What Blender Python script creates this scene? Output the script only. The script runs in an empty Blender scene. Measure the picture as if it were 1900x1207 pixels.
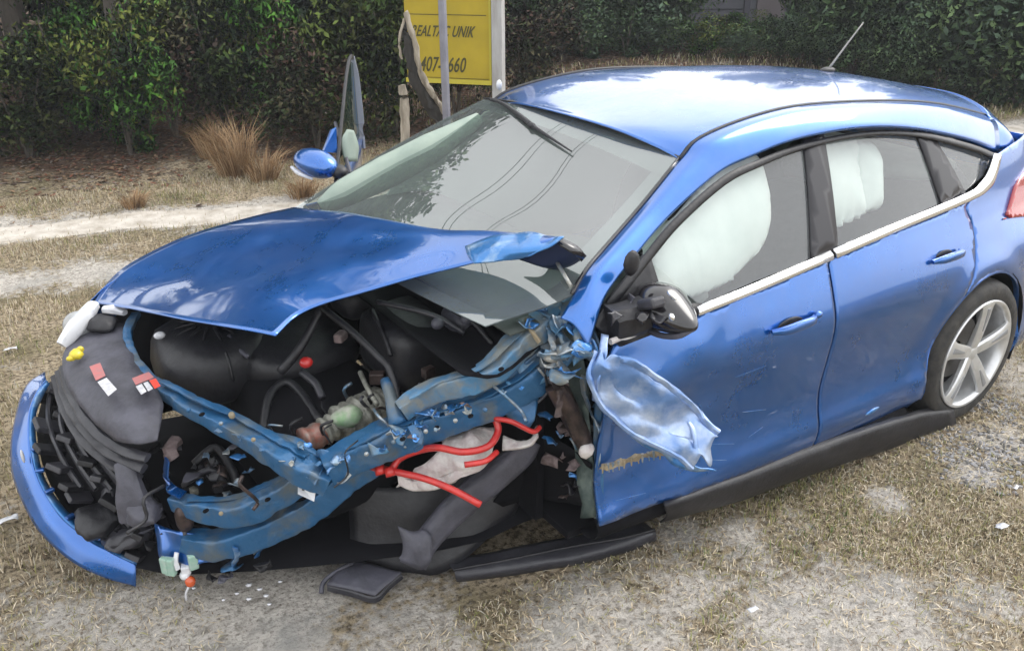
import bpy, bmesh, math, random
import numpy as np
from mathutils import Vector, Matrix, noise
from mathutils.geometry import delaunay_2d_cdt
random.seed(7); rng = np.random.default_rng(7)
SC = bpy.context.scene
COL = SC.collection
R_ = math.radians

# ------------------------------------------------------------------ camera
CC = Vector((3.477316, 2.567596, 1.973422))
RM = Matrix(((-0.8331491, 0.5530299, -0.0045290), (0.2318482, 0.3418251, -0.9107151), (-0.5021045, -0.7598115, -0.4130103)))
FPX = 1600.549
cam = bpy.data.cameras.new('camera'); camo = bpy.data.objects.new('camera', cam); COL.objects.link(camo)
M = Matrix((RM[0], -Vector(RM[1]), -Vector(RM[2]))).transposed().to_4x4()
M.translation = CC; camo.matrix_world = M
cam.sensor_width = 36; cam.lens = 36 * FPX / 1900; cam.clip_start = .05; cam.clip_end = 400
SC.camera = camo
# ------------------------------------------------------------------ light
w = bpy.data.worlds.new('World'); SC.world = w; w.use_nodes = True
nt = w.node_tree; bg = nt.nodes['Background']
sky = nt.nodes.new('ShaderNodeTexSky'); sky.sky_type = 'NISHITA'; sky.sun_disc = False
sky.sun_elevation = R_(48); sky.sun_rotation = R_(150); sky.air_density = 1.0; sky.dust_density = 4.0
hs = nt.nodes.new('ShaderNodeHueSaturation'); hs.inputs['Saturation'].default_value = .30
nt.links.new(sky.outputs[0], hs.inputs['Color'])
tc = nt.nodes.new('ShaderNodeTexCoord'); nz = nt.nodes.new('ShaderNodeTexNoise'); nz.inputs['Scale'].default_value = 2.2; nz.inputs['Detail'].default_value = 5
nt.links.new(tc.outputs['Generated'], nz.inputs['Vector'])
mr = nt.nodes.new('ShaderNodeMapRange'); mr.inputs[1].default_value = .3; mr.inputs[2].default_value = .7; mr.inputs[3].default_value = .9; mr.inputs[4].default_value = 1.12
nt.links.new(nz.outputs[0], mr.inputs[0])
mx = nt.nodes.new('ShaderNodeVectorMath'); mx.operation = 'SCALE'
cl = nt.nodes.new('ShaderNodeMix'); cl.data_type = 'RGBA'; cl.inputs[0].default_value = .75; cl.inputs[7].default_value = (5.1, 5.15, 5.15, 1)
nt.links.new(hs.outputs[0], cl.inputs[6]); nt.links.new(cl.outputs[2], mx.inputs[0]); nt.links.new(mr.outputs[0], mx.inputs['Scale'])
nt.links.new(mx.outputs[0], bg.inputs[0]); bg.inputs[1].default_value = 0.15
sun = bpy.data.lights.new('sun', 'SUN'); sun.energy = .5; sun.angle = R_(30); sun.color = (1, .97, .92)
suno = bpy.data.objects.new('sun', sun); COL.objects.link(suno)
sd = Vector((math.sin(R_(150)) * math.cos(R_(48)), math.cos(R_(150)) * math.cos(R_(48)), math.sin(R_(48))))
sd = Vector((-.70, .02, .72)).normalized()
sky.sun_elevation = math.asin(sd.z); sky.sun_rotation = math.atan2(sd.x, sd.y)
suno.rotation_euler = sd.to_track_quat('Z', 'Y').to_euler(); suno.location = (0, 0, 12)
SC.view_settings.view_transform = 'Standard'; SC.view_settings.look = 'None'; SC.view_settings.gamma = 1
SC.view_settings.use_curve_mapping = False; SC.view_settings.exposure = 1.5
SC.cycles.max_bounces = 7; SC.cycles.transparent_max_bounces = 12

# ------------------------------------------------------------------ helpers
def ray(px, py):
    d = RM.transposed() @ Vector(((px - 950) / FPX, (py - 603.5) / FPX, 1)); return d
def P(px, py, z):            # point of the wreck read off the photograph, on the level z
    d = ray(px, py); return CC + d * ((z - CC.z) / d.z)
def Y(px, py, y):            # the same at the lateral distance y from the car's centre line
    d = ray(px, py); return CC + d * ((y - CC.y) / d.y)
def X(px, py, x):
    d = ray(px, py); return CC + d * ((x - CC.x) / d.x)
def V(*a): return Vector(a)

def tag(o, label=None, cat=None, group=None, kind=None):
    if label: o['label'] = label
    if cat: o['category'] = cat
    if group: o['group'] = group
    if kind: o['kind'] = kind
    return o
def empty(name, loc=(0, 0, 0), rz=0):
    o = bpy.data.objects.new(name, None); o.location = loc; o.rotation_euler = (0, 0, rz); COL.objects.link(o); return o
def link(name, me, mats, parent=None, smooth=True):
    o = bpy.data.objects.new(name, me); COL.objects.link(o)
    for m in (mats if isinstance(mats, (list, tuple)) else [mats]): me.materials.append(m)
    if smooth:
        for p in me.polygons: p.use_smooth = True
    if parent:
        o.parent = parent
        if any(parent.location) or any(parent.rotation_euler):
            o.matrix_parent_inverse = (Matrix.Translation(parent.location) @ parent.rotation_euler.to_matrix().to_4x4()).inverted()
    return o
def mesh(name, vs, fs, mats, parent=None, smooth=True, outward=False):
    me = bpy.data.meshes.new(name); me.from_pydata([tuple(v) for v in vs], [], fs); me.update()
    if outward:
        c0_ = Vector((1.3, 0, .45)); a_ = sum(p.normal.dot(p.center - c0_) * p.area for p in me.polygons)
        if a_ < 0: me.flip_normals()
    return link(name, me, mats, parent, smooth)
def solid(o, t, off=-1):
    if t:
        m = o.modifiers.new('thickness', 'SOLIDIFY'); m.thickness = t; m.offset = off
    return o
def cr(p0, p1, p2, p3, t):
    return .5 * ((2 * p1) + (p2 - p0) * t + (2 * p0 - 5 * p1 + 4 * p2 - p3) * t * t + (3 * p1 - p0 - 3 * p2 + p3) * t ** 3)
def curve(pts, n, lin=False):
    out = []
    m = len(pts)
    for i in range(m - 1):
        a = pts[i - 1] if i > 0 else 2 * pts[0] - pts[1]
        d = pts[i + 2] if i + 2 < m else 2 * pts[-1] - pts[-2]
        for k in range(n):
            t = k / n
            out.append(pts[i].lerp(pts[i + 1], t) if lin else cr(a, pts[i], pts[i + 1], d, t))
    out.append(pts[-1].copy()); return out
def crump(v, amp, f, seed=0.0):
    q = v * f + Vector((seed, seed * 1.7, -seed))
    a = noise.noise_vector(q) * amp
    b = noise.noise_vector(q * 2.7 + Vector((5, 3, 1))) * amp * .45
    return v + a + b
def sheet(name, rows, mat, parent=None, n=5, m=5, thick=.003, amp=0, f=9, sharp=False, off=0, linu=False, linv=False, smooth=True):
    cols = [curve(r, n, linu) for r in rows]
    k = len(cols[0]); grid = []
    tr = [curve([c[i] for c in cols], m, linv) for i in range(k)]
    rr = len(tr[0]); vs = []
    for j in range(rr):
        for i in range(k):
            v = tr[i][j]
            if amp:
                q = v * f; nz_ = noise.turbulence_vector(q, 2, sharp) if sharp else noise.noise_vector(q)
                v = v + Vector(nz_) * amp
            vs.append(v)
    fs = [(j * k + i, j * k + i + 1, (j + 1) * k + i + 1, (j + 1) * k + i) for j in range(rr - 1) for i in range(k - 1)]
    o = mesh(name, vs, fs, mat, parent, smooth, True)
    return solid(o, thick, off)
def sweep(name, pts, wds, hts, mat, parent=None, n=5, seg=8, sq=.35, up=(0, 0, 1), amp=0, f=14, seed=0, caps=True, lin=False):
    if mat in (globals().get('STRUCT'), globals().get('STRUCTG')) and seg >= 10:
        seg = 20; sq = .9; n = n * 2; amp *= .65; f *= 1.7
    return sweep_(name, pts, wds, hts, mat, parent, n, seg, sq, up, amp, f, seed, caps, lin)
def sweep_(name, pts, wds, hts, mat, parent, n, seg, sq, up, amp, f, seed, caps, lin):
    """a tube or box section swept along a path; wds, hts = half sizes per point; sq = how square"""
    if not isinstance(wds, (list, tuple)): wds = [wds] * len(pts)
    if not isinstance(hts, (list, tuple)): hts = [hts] * len(pts)
    c = curve(pts, n, lin)
    ww = curve([Vector((a, b, 0)) for a, b in zip(wds, hts)], n, True)
    vs = []; fs = []; up = Vector(up)
    for i, p in enumerate(c):
        t = (c[min(i + 1, len(c) - 1)] - c[max(i - 1, 0)]).normalized()
        s = t.cross(up)
        if s.length < .05: s = t.cross(Vector((1, .3, 0)))
        s.normalize(); u = s.cross(t).normalized()
        for k in range(seg):
            a = 2 * math.pi * (k + .5) / seg
            ca, sa = math.cos(a), math.sin(a)
            e = 1 - sq * .9
            x = math.copysign(abs(ca) ** e, ca); y = math.copysign(abs(sa) ** e, sa)
            v = p + s * x * ww[i].x + u * y * ww[i].y
            if amp: v = crump(v, amp, f, seed)
            vs.append(v)
    for i in range(len(c) - 1):
        for k in range(seg):
            fs.append((i * seg + k, i * seg + (k + 1) % seg, (i + 1) * seg + (k + 1) % seg, (i + 1) * seg + k))
    if caps:
        fs.append(tuple(range(seg))[::-1]); fs.append(tuple((len(c) - 1) * seg + k for k in range(seg)))
    o = mesh(name, vs, fs, mat, parent)
    if sq: o.data.set_sharp_from_angle(angle=R_(32))
    return o
def tube(name, pts, r, mat, parent=None, n=6, seg=8, **k):
    return sweep(name, pts, r, r, mat, parent, n=n, seg=seg, sq=0, **k)
def lump(name, c, r, mat, parent=None, rot=None, amp=0, f=8, sub=3, sq=0, seed=0):
    """rounded body: sq=0 ellipsoid .. 1 box"""
    bm = bmesh.new(); bmesh.ops.create_icosphere(bm, subdivisions=sub, radius=1)
    e = 1 - .72 * sq
    Rt = rot.to_matrix() if hasattr(rot, 'to_matrix') else (rot if rot else Matrix.Identity(3))
    r = Vector(r) if hasattr(r, '__len__') else Vector((r, r, r))
    for v in bm.verts:
        q = Vector([math.copysign(abs(a) ** e, a) for a in v.co])
        if sq: q = q / max(1, max(abs(a) for a in q)) 
        q = Rt @ Vector((q.x * r.x, q.y * r.y, q.z * r.z)) + Vector(c)
        v.co = crump(q, amp, f, seed) if amp else q
    me = bpy.data.meshes.new(name); bm.to_mesh(me); bm.free()
    return link(name, me, mat, parent)
def box(name, c, s, mat, parent=None, rot=None, bev=.004, amp=0, f=8):
    bm = bmesh.new(); bmesh.ops.create_cube(bm, size=1)
    Rt = rot.to_matrix() if hasattr(rot, 'to_matrix') else (rot if rot else Matrix.Identity(3))
    for v in bm.verts: v.co = Vector((v.co.x * s[0], v.co.y * s[1], v.co.z * s[2]))
    if amp: bmesh.ops.subdivide_edges(bm, edges=bm.edges[:], cuts=3, use_grid_fill=True)
    elif bev: bmesh.ops.bevel(bm, geom=bm.edges[:], offset=bev, segments=2, affect='EDGES', profile=.5)
    for v in bm.verts:
        v.co = Rt @ v.co + Vector(c)
        if amp: v.co = crump(v.co, amp, f)
    me = bpy.data.meshes.new(name); bm.to_mesh(me); bm.free()
    return link(name, me, mat, parent, smooth=False)
def resample(poly, sp, closed=True):
    out = []; n = len(poly)
    for i in range(n if closed else n - 1):
        a = Vector(poly[i]); b = Vector(poly[(i + 1) % n]); k = max(1, int((b - a).length / sp))
        for j in range(k): out.append(a.lerp(b, j / k))
    return out
def inside(p, poly):
    c = False; n = len(poly); j = n - 1
    for i in range(n):
        a, b = poly[i], poly[j]
        if (a[1] > p[1]) != (b[1] > p[1]) and p[0] < (b[0] - a[0]) * (p[1] - a[1]) / (b[1] - a[1]) + a[0]: c = not c
        j = i
    return c
def patch(name, poly, surf, mat, parent=None, sp=.03, thick=.006, off=-1, smooth=True):
    """a panel: outline in the surface's own (u, v), filled with an even mesh and lifted by surf(u, v)"""
    poly = [Vector(p) for p in poly]; b = resample(poly, sp)
    us = [p.x for p in b]; vs_ = [p.y for p in b]; pts = list(b)
    u = min(us) + sp / 2; row = 0
    while u < max(us):
        v = min(vs_) + (sp / 2 if row % 2 else sp * .2)
        while v < max(vs_):
            if inside((u, v), b) and min((Vector((u, v)) - q).length for q in b) > sp * .45: pts.append(Vector((u, v)))
            v += sp
        u += sp * .9; row += 1
    nb = len(b)
    r = delaunay_2d_cdt(pts, [(i, (i + 1) % nb) for i in range(nb)], [], 1, 1e-5)
    o = mesh(name, [surf(p.x, p.y) for p in r[0]], [tuple(f_) for f_ in r[2]], mat, parent, smooth, True)
    return solid(o, thick, off)

def scrap(name, c, s, mt, parent, seed=0):
    r_ = random.Random(seed * 7 + 3); ax = Matrix.Rotation(r_.uniform(0, 3), 3, 'Z') @ Matrix.Rotation(r_.uniform(-1.2, 1.2), 3, 'X')
    rows = [[c + ax @ Vector((i * s * .8, j * s * .5, r_.uniform(-.45, .45) * s)) + Vector([r_.uniform(-.3, .3) * s for _ in range(3)]) for i in (-1, 0, 1)] for j in (-1, 0, 1)]
    o = sheet(name, rows, mt, parent, n=3, m=3, thick=.003, amp=s * .3, f=.6 / s); o.data.set_sharp_from_angle(angle=R_(22)); return o
def crisp(o, ang=28):
    o.data.set_sharp_from_angle(angle=R_(ang)); return o
# ------------------------------------------------------------------ materials
def mat(name, col, rough=.5, metal=0, coat=0, col2=None, scale=8, bump=0, bscale=40, spec=.5, emit=None, detail=4, lo=.35, hi=.65, coords='Object', stretch=None, coatr=.03, coation=1.5):
    m = bpy.data.materials.new(name); m.use_nodes = True; t = m.node_tree; b = t.nodes['Principled BSDF']
    b.inputs['Base Color'].default_value = (*col, 1); b.inputs['Roughness'].default_value = rough
    b.inputs['Metallic'].default_value = metal; b.inputs['Coat Weight'].default_value = coat; b.inputs['Coat Roughness'].default_value = coatr
    b.inputs['Coat IOR'].default_value = coation
    b.inputs['Specular IOR Level'].default_value = spec
    vec = None
    if col2 or bump:
        c = t.nodes.new('ShaderNodeTexCoord'); vec = c.outputs[coords]
        if stretch:
            mp = t.nodes.new('ShaderNodeMapping'); mp.inputs['Scale'].default_value = stretch; t.links.new(vec, mp.inputs[0]); vec = mp.outputs[0]
    if col2:
        n = t.nodes.new('ShaderNodeTexNoise'); n.inputs['Scale'].default_value = scale; n.inputs['Detail'].default_value = detail; n.inputs['Roughness'].default_value = .6
        t.links.new(vec, n.inputs['Vector'])
        r = t.nodes.new('ShaderNodeMapRange'); r.inputs[1].default_value = lo; r.inputs[2].default_value = hi; t.links.new(n.outputs[0], r.inputs[0])
        x = t.nodes.new('ShaderNodeMix'); x.data_type = 'RGBA'; x.inputs[6].default_value = (*col, 1); x.inputs[7].default_value = (*col2, 1)
        t.links.new(r.outputs[0], x.inputs[0]); t.links.new(x.outputs[2], b.inputs['Base Color'])
    if bump:
        n = t.nodes.new('ShaderNodeTexNoise'); n.inputs['Scale'].default_value = bscale; n.inputs['Detail'].default_value = 5
        t.links.new(vec, n.inputs['Vector'])
        u = t.nodes.new('ShaderNodeBump'); u.inputs['Strength'].default_value = bump; u.inputs['Distance'].default_value = .01
        t.links.new(n.outputs[0], u.inputs['Height']); t.links.new(u.outputs[0], b.inputs['Normal'])
    return m
def glass(name, tint, ior=1.6, rough=.0, body=0, bodycol=(.3, .35, .33)):
    m = bpy.data.materials.new(name); m.use_nodes = True; t = m.node_tree; t.nodes.clear()
    o = t.nodes.new('ShaderNodeOutputMaterial'); tr = t.nodes.new('ShaderNodeBsdfTransparent'); tr.inputs[0].default_value = (*tint, 1)
    g = t.nodes.new('ShaderNodeBsdfGlossy'); g.inputs['Roughness'].default_value = rough
    f = t.nodes.new('ShaderNodeFresnel'); ge = t.nodes.new('ShaderNodeNewGeometry'); io = t.nodes.new('ShaderNodeMapRange')
    io.inputs[3].default_value = ior; io.inputs[4].default_value = 1 / ior
    t.links.new(ge.outputs['Backfacing'], io.inputs[0]); t.links.new(io.outputs[0], f.inputs[0])
    x = t.nodes.new('ShaderNodeMixShader'); src = tr.outputs[0]
    if body:
        d = t.nodes.new('ShaderNodeBsdfDiffuse'); d.inputs[0].default_value = (*bodycol, 1); y = t.nodes.new('ShaderNodeMixShader')
        y.inputs[0].default_value = body; t.links.new(tr.outputs[0], y.inputs[1]); t.links.new(d.outputs[0], y.inputs[2]); src = y.outputs[0]
    t.links.new(f.outputs[0], x.inputs[0]); t.links.new(src, x.inputs[1]); t.links.new(g.outputs[0], x.inputs[2]); t.links.new(x.outputs[0], o.inputs[0])
    return m
def add_dust(m):
    t = m.node_tree; b = t.nodes['Principled BSDF']; c = t.nodes.new('ShaderNodeTexCoord'); src = b.inputs['Base Color'].links[0].from_socket
    n = t.nodes.new('ShaderNodeTexNoise'); n.inputs['Scale'].default_value = 5; n.inputs['Detail'].default_value = 12; n.inputs['Roughness'].default_value = .75; t.links.new(c.outputs['Object'], n.inputs['Vector'])
    r = t.nodes.new('ShaderNodeMapRange'); r.inputs[1].default_value = .45; r.inputs[2].default_value = .75; r.inputs[4].default_value = .08; t.links.new(n.outputs[0], r.inputs[0])
    x = t.nodes.new('ShaderNodeMix'); x.data_type = 'RGBA'; x.inputs[7].default_value = (.20, .21, .22, 1); t.links.new(src, x.inputs[6]); t.links.new(r.outputs[0], x.inputs[0]); t.links.new(x.outputs[2], b.inputs['Base Color'])
    q = t.nodes.new('ShaderNodeMapRange'); q.inputs[1].default_value = .35; q.inputs[2].default_value = .7; q.inputs[3].default_value = .24; q.inputs[4].default_value = .42; t.links.new(n.outputs[0], q.inputs[0]); t.links.new(q.outputs[0], b.inputs['Roughness'])
    q = t.nodes.new('ShaderNodeMapRange'); q.inputs[1].default_value = .35; q.inputs[2].default_value = .7; q.inputs[3].default_value = .02; q.inputs[4].default_value = .10; t.links.new(n.outputs[0], q.inputs[0]); t.links.new(q.outputs[0], b.inputs['Coat Roughness'])
PAINT = mat('blue_metallic_paint', (.003, .100, .40), .25, .76, 1, (.005, .12, .45), scale=3, bump=.02, bscale=6, coation=1.72, coatr=.04)
add_dust(PAINT)
PAINTD = mat('scratched_blue_paint', (.03, .17, .45), .35, .5, .7, (.30, .42, .55), scale=16, bump=.5, bscale=30, lo=.50, hi=.72, detail=8)
STRUCT = mat('inner_blue_paint', (.020, .105, .24), .45, .3, .25, (.10, .125, .14), scale=9, bump=.7, bscale=26, lo=.46, hi=.66, detail=10)
STRUCTG = mat('scraped_primer', (.20, .22, .22), .5, .2, .1, (.07, .20, .36), scale=14, bump=.4, bscale=40, lo=.4, hi=.6, detail=8)
TORN = mat('torn_bare_metal', (.38, .38, .36), .38, .6, 0, (.10, .20, .32), scale=25, bump=.6, bscale=50, lo=.4, hi=.65, detail=8)
BLK = mat('black_plastic', (.005, .005, .008), .48, 0, 0, (.016, .016, .020), scale=30, bump=.15, bscale=80)
SATIN = mat('satin_black_trim', (.016, .015, .020), .36)
BLKG = mat('glossy_black_plastic', (.012, .011, .014), .16, 0, .5)
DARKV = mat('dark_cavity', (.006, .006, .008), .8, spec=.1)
GREY = mat('grey_black_plastic', (.024, .024, .031), .42, 0, 0, (.040, .040, .048), scale=12, bump=.2, bscale=60)
GREYL = mat('dusty_grey_plastic', (.075, .075, .098), .55, 0, 0, (.045, .045, .058), scale=14, bump=.3, bscale=50)
RUB = mat('tyre_rubber', (.014, .014, .015), .75, col2=(.04, .037, .033), scale=20, bump=.3, bscale=60)
RIM = mat('wheel_alloy', (.66, .67, .69), .3, .6, .5, (.56, .57, .58), scale=20)
RIMD = mat('wheel_groove_grey', (.30, .31, .33), .45, .5)
CHR = mat('bright_trim', (.86, .87, .88), .16, .85, .4)
WHT = mat('white_plastic', (.62, .63, .66), .25, 0, .5, (.45, .46, .5), scale=20, lo=.5)
CREAM = mat('cream_foam', (.60, .58, .56), .7, col2=(.42, .36, .36), scale=26, bump=.8, bscale=45)
REDC = mat('red_cable', (.55, .03, .025), .35, 0, .3, (.40, .02, .02), scale=30)
YEL = mat('yellow_cap', (.62, .50, .03), .35, 0, .3, (.45, .36, .02), scale=40)
ALU = mat('cast_aluminium', (.33, .33, .29), .5, .4, 0, (.15, .15, .13), scale=30, bump=.6, bscale=60)
RUST = mat('dusty_rusty_metal', (.085, .060, .060), .7, .2, 0, (.17, .13, .13), scale=40, bump=.8, bscale=60)
BROWN = mat('brown_black_steel', (.020, .015, .015), .45, .4, 0, (.08, .055, .05), scale=30, bump=.4)
GREENP = mat('pale_green_plastic', (.25, .42, .34), .3, 0, .5, (.35, .45, .40), scale=50)
ORANGE = mat('orange_bulb', (.5, .08, .02), .2, 0, .5)
TAN = mat('tan_seam_sealer', (.30, .24, .15), .7, col2=(.18, .16, .12), scale=40, bump=.5)
BAG = mat('airbag_fabric', (.70, .745, .725), .75, col2=(.58, .64, .62), scale=4, bump=.25, bscale=14)
CLOTH = mat('charcoal_seat_fabric', (.03, .032, .034), .9, col2=(.045, .047, .05), scale=60, bump=.2)
TRIMG = mat('grey_green_trim', (.30, .36, .31), .75, col2=(.24, .30, .26), scale=10)
DASH = mat('dark_dashboard', (.05, .065, .06), .7, col2=(.07, .085, .08), scale=20)
LENS = mat('red_lens', (.30, .008, .014), .15, 0, .8)
WGLASS = glass('windscreen_glass', (.62, .74, .68), 2.6, .0, .12, (.60, .64, .66))  # milky film; its pale diffuse share also fills in for sky reflection
SGLASS = glass('side_glass', (.92, .96, .94), 1.75, 0, .18, (.42, .44, .47))  # grey diffuse film stands in for the hazy reflection on the panes
DGLASS = glass('dark_tinted_glass', (.12, .20, .16), 1.45, 0, .75, (.012, .035, .026))
LGLASS = glass('clear_headlamp_lens', (.85, .88, .9), 1.5, .02, .35, (.7, .72, .75))

# ================================================================== the wrecked car
CAR = empty('wrecked_car'); tag(CAR, 'bright blue hatchback with its front end torn open and crushed, side airbags blown', 'car')
def kn(x, pts):
    if x <= pts[0][0]: return pts[0][1]
    for (a, b), (c, d) in zip(pts, pts[1:]):
        if x <= c:
            i = pts.index((a, b)); e = c - a; t = (x - a) / e
            ma = (d - pts[i - 1][1]) / (c - pts[i - 1][0]) if i else (d - b) / e
            mb = (pts[i + 2][1] - b) / (pts[i + 2][0] - a) if i + 2 < len(pts) else (d - b) / e
            return (2 * t ** 3 - 3 * t * t + 1) * b + (t ** 3 - 2 * t * t + t) * e * ma + (3 * t * t - 2 * t ** 3) * d + (t ** 3 - t * t) * e * mb
    return pts[-1][1]
PROF = [(.12, .845), (.24, .896), (.31, .905), (.37, .890), (.45, .880), (.58, .892), (.68, .903), (.75, .899), (.82, .878), (.90, .848), (.97, .820), (1.1, .78), (1.35, .69)]
def S(x, z):
    y = kn(z, PROF); d = max(0, .9 - x)
    y -= .02 * d * d
    e = min(1, max(0, (z - .6) / .3)); y -= e * .065 * (d / 1.3) ** 2
    if x < -.45: y -= .9 * min(.4, -.45 - x) ** 2
    r = math.hypot(x, z - .33); y += .016 * math.exp(-((r - .38) / .06) ** 2) * (1 if z > .2 else .5)
    f = min(1, max(0, (x - 1.25) / .7))
    if f > 0 and z < .95:
        g = math.exp(-((z - .58) / .17) ** 2)
        y += f * g * .030 * noise.noise(Vector((x * 3.1, z * 4.0, 1.3))) - .02 * f * g
        y += f * .010 * noise.noise(Vector((x * 9, z * 8, 4)))
    y += .0015 * noise.noise(Vector((x * 4, z * 3, 0)))
    return y
def S3(x, z): return Vector((x, S(x, z), z))
def G(x, z):
    zb = .97; dz = z - zb
    return S(x, .97) - .42 * dz - .25 * dz * abs(dz)
def G3(x, z): return Vector((x, G(x, z), z))
def hit(fn, px, py):
    d = ray(px, py); lo, hi = None, None
    t0 = (1.15 - CC.y) / d.y; y = .85; p = None
    for _ in range(40):
        t = (y - CC.y) / d.y; p = CC + d * t; y = y + .4 * (fn(p.x, p.z) - y)
    return (p.x, p.z)
def onS(*l): return [hit(S, *p) for p in l]
def onG(*l): return [hit(G, *p) for p in l]
def offs(fn, dy): return lambda x, z: Vector((x, fn(x, z) + dy, z))
def mir(fn): return lambda x, z: Vector((fn(x, z).x, -fn(x, z).y, fn(x, z).z))

# --- lower side panels
belt = onS((1290, 586), (1400, 541), (1545, 480), (1650, 434), (1797, 373), (1842, 333), (1853, 286))
def arch(a0, a1, r=.362, n=14): return [(r * math.cos(R_(a0 + (a1 - a0) * i / n)), .325 + r * math.sin(R_(a0 + (a1 - a0) * i / n))) for i in range(n + 1)]
b_f = hit(S, 1113, 976); b_m = hit(S, 1552, 812); b_r = hit(S, 1695, 757)
def zat(line, x):
    l = sorted(line)
    for (a, b), (c, d) in zip(l, l[1:]):
        if a <= x <= c: return b + (d - b) * (x - a) / (c - a)
    return l[0][1] if x < l[0][0] else l[-1][1]
xs = 1.02
fd_poly = [b_f, (xs + .006, zat([b_f, b_m, b_r], xs)), (xs + .006, zat(belt, xs)), belt[1], belt[0], (1.80, .925), (1.98, .90), (2.055, .80), (2.035, .62), (2.05, .45)]
door = patch('front_door', fd_poly, S3, PAINT, CAR, sp=.02, thick=.012)
shut = [tuple(p_)[:2] for p_ in curve([V(belt[4][0], belt[4][1], 0), V(.115, .96, 0), V(.085, .88, 0), V(.118, .77, 0), V(.368 * math.cos(R_(57)), .325 + .368 * math.sin(R_(57)), 0)], 5)]
rd_poly = [(xs - .006, zat([b_f, b_m, b_r], xs)), (.43, zat([b_m, b_r], .43) - .002)] + arch(-18, 55, .368) + [(a_ + .004, b_) for a_, b_ in shut[::-1][1:]] + [belt[3], (xs - .006, zat(belt, xs))]
rdoor = patch('rear_door', rd_poly, S3, PAINT, CAR, sp=.02, thick=.012)
qp_poly = arch(58, 205, .366, 20) + [(-.42, .19), (-.60, .22), (-.78, .26), (-.80, .60), (-.76, .80), (-.66, 1.0), (-.56, 1.16), belt[6], belt[5]] + [(a_ - .005, b_) for a_, b_ in shut[:-1]]
qp = patch('rear_quarter_panel', qp_poly, S3, PAINT, CAR, sp=.02, thick=.012)
# far side: quarter panel, rear door and front wing seen only in slivers and reflections
patch('rear_quarter_panel', qp_poly, mir(S3), PAINT, CAR, sp=.06, thick=.012)
patch('rear_door', rd_poly, mir(S3), PAINT, CAR, sp=.06, thick=.012)
# dark body shell behind the shut lines and inside the arches
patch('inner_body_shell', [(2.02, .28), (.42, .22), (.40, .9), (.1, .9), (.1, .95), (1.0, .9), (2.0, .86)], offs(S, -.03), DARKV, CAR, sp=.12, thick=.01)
# wheel wells
for s in (1, -1):
    rows = []
    for a in range(-20, 201, 20):
        c, q = math.cos(R_(a)), math.sin(R_(a))
        rows.append([V(.375 * c, s * .885, .325 + .375 * q), V(.40 * c, s * .72, .325 + .40 * q), V(.38 * c, s * .60, .325 + .38 * q)])
    sheet('wheel_arch_liner', rows, DARKV, CAR, n=2, m=2, thick=.004)
# arch lips in paint
ring = arch(-18, 205, .366, 30)
sweep('wheel_arch_lip', [V(x, S(x, z) - .008, z) for x, z in ring], .010, .006, PAINT, CAR, n=1, seg=6)
# chrome belt trims
ct = [(1288, 567), (1400, 522), (1535, 464), (1541, 461), (1650, 415), (1788, 358), (1815, 338), (1829, 318), (1841, 284)]
cb = [(1291, 583), (1402, 539), (1541, 479), (1547, 477), (1652, 431), (1796, 371), (1829, 350), (1842, 330), (1853, 287)]
for a, b in ((0, 3), (3, 9)):
    top = [V(*(lambda p: (p[0], S(*p) + .009, p[1]))(hit(S, *q))) for q in ct[a:b]]
    bot = [V(*(lambda p: (p[0], S(*p) + .011, p[1]))(hit(S, *q))) for q in cb[a:b]]
    mid = [(u + v) / 2 + V(0, .006, .001) for u, v in zip(top, bot)]
    sheet('belt_trim', [top, mid, bot], CHR, CAR, n=4, m=3, thick=.008)
# rocker cover (black, hanging loose under the doors)
rk = []
for q in [[(1228, 925), (1232, 940), (1236, 958), (1225, 968)], [(1380, 872), (1384, 890), (1390, 915), (1380, 925)], [(1500, 826), (1505, 845), (1512, 872), (1500, 880)], [(1620, 785), (1626, 800), (1636, 832), (1622, 840)], [(1700, 762), (1706, 776), (1712, 806), (1700, 812)], [(1765, 752), (1770, 765), (1772, 795), (1760, 798)]]:
    rk.append([Y(*q[0], .885), Y(*q[1], .915), Y(*q[2], .90), Y(*q[3], .86)])
sheet('rocker_cover', [list(r) for r in zip(*rk)], BLK, CAR, n=5, m=5, thick=.006, amp=.004, f=10)
rk2 = [(2.05, .25), (1.7, .22), (1.2, .18), (.8, .15), (.42, .14)]
sheet('sill', [[V(x, .87, z + .06) for x, z in rk2], [V(x, .89, z + .02) for x, z in rk2], [V(x, .84, z - .03) for x, z in rk2], [V(x, .6, z - .02) for x, z in rk2]], DARKV, CAR, n=3, m=3)
# small scratch and reflector marks kept as geometry
lump('scuff', S3(*hit(S, 1618, 762)) + V(0, .002, 0), (.045, .004, .010), PAINTD, CAR, rot=Matrix.Rotation(R_(5), 3, 'Y'), sub=2)

for i in range(6):
    x0_ = random.uniform(1.35, 2.0); z0_ = random.uniform(.34, .84); l_ = random.uniform(.03, .14); k_ = random.uniform(-.35, .35)
    sweep_('scratch', [offs(S, .0012)(x0_ - l_ * j_, z0_ + k_ * l_ * j_) for j_ in (0, .5, 1)], random.uniform(.0006, .0012), .0006, PAINTD, CAR, 3, 4, 0, (0, 1, 0), 0, 1, 0, True, False)
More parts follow.
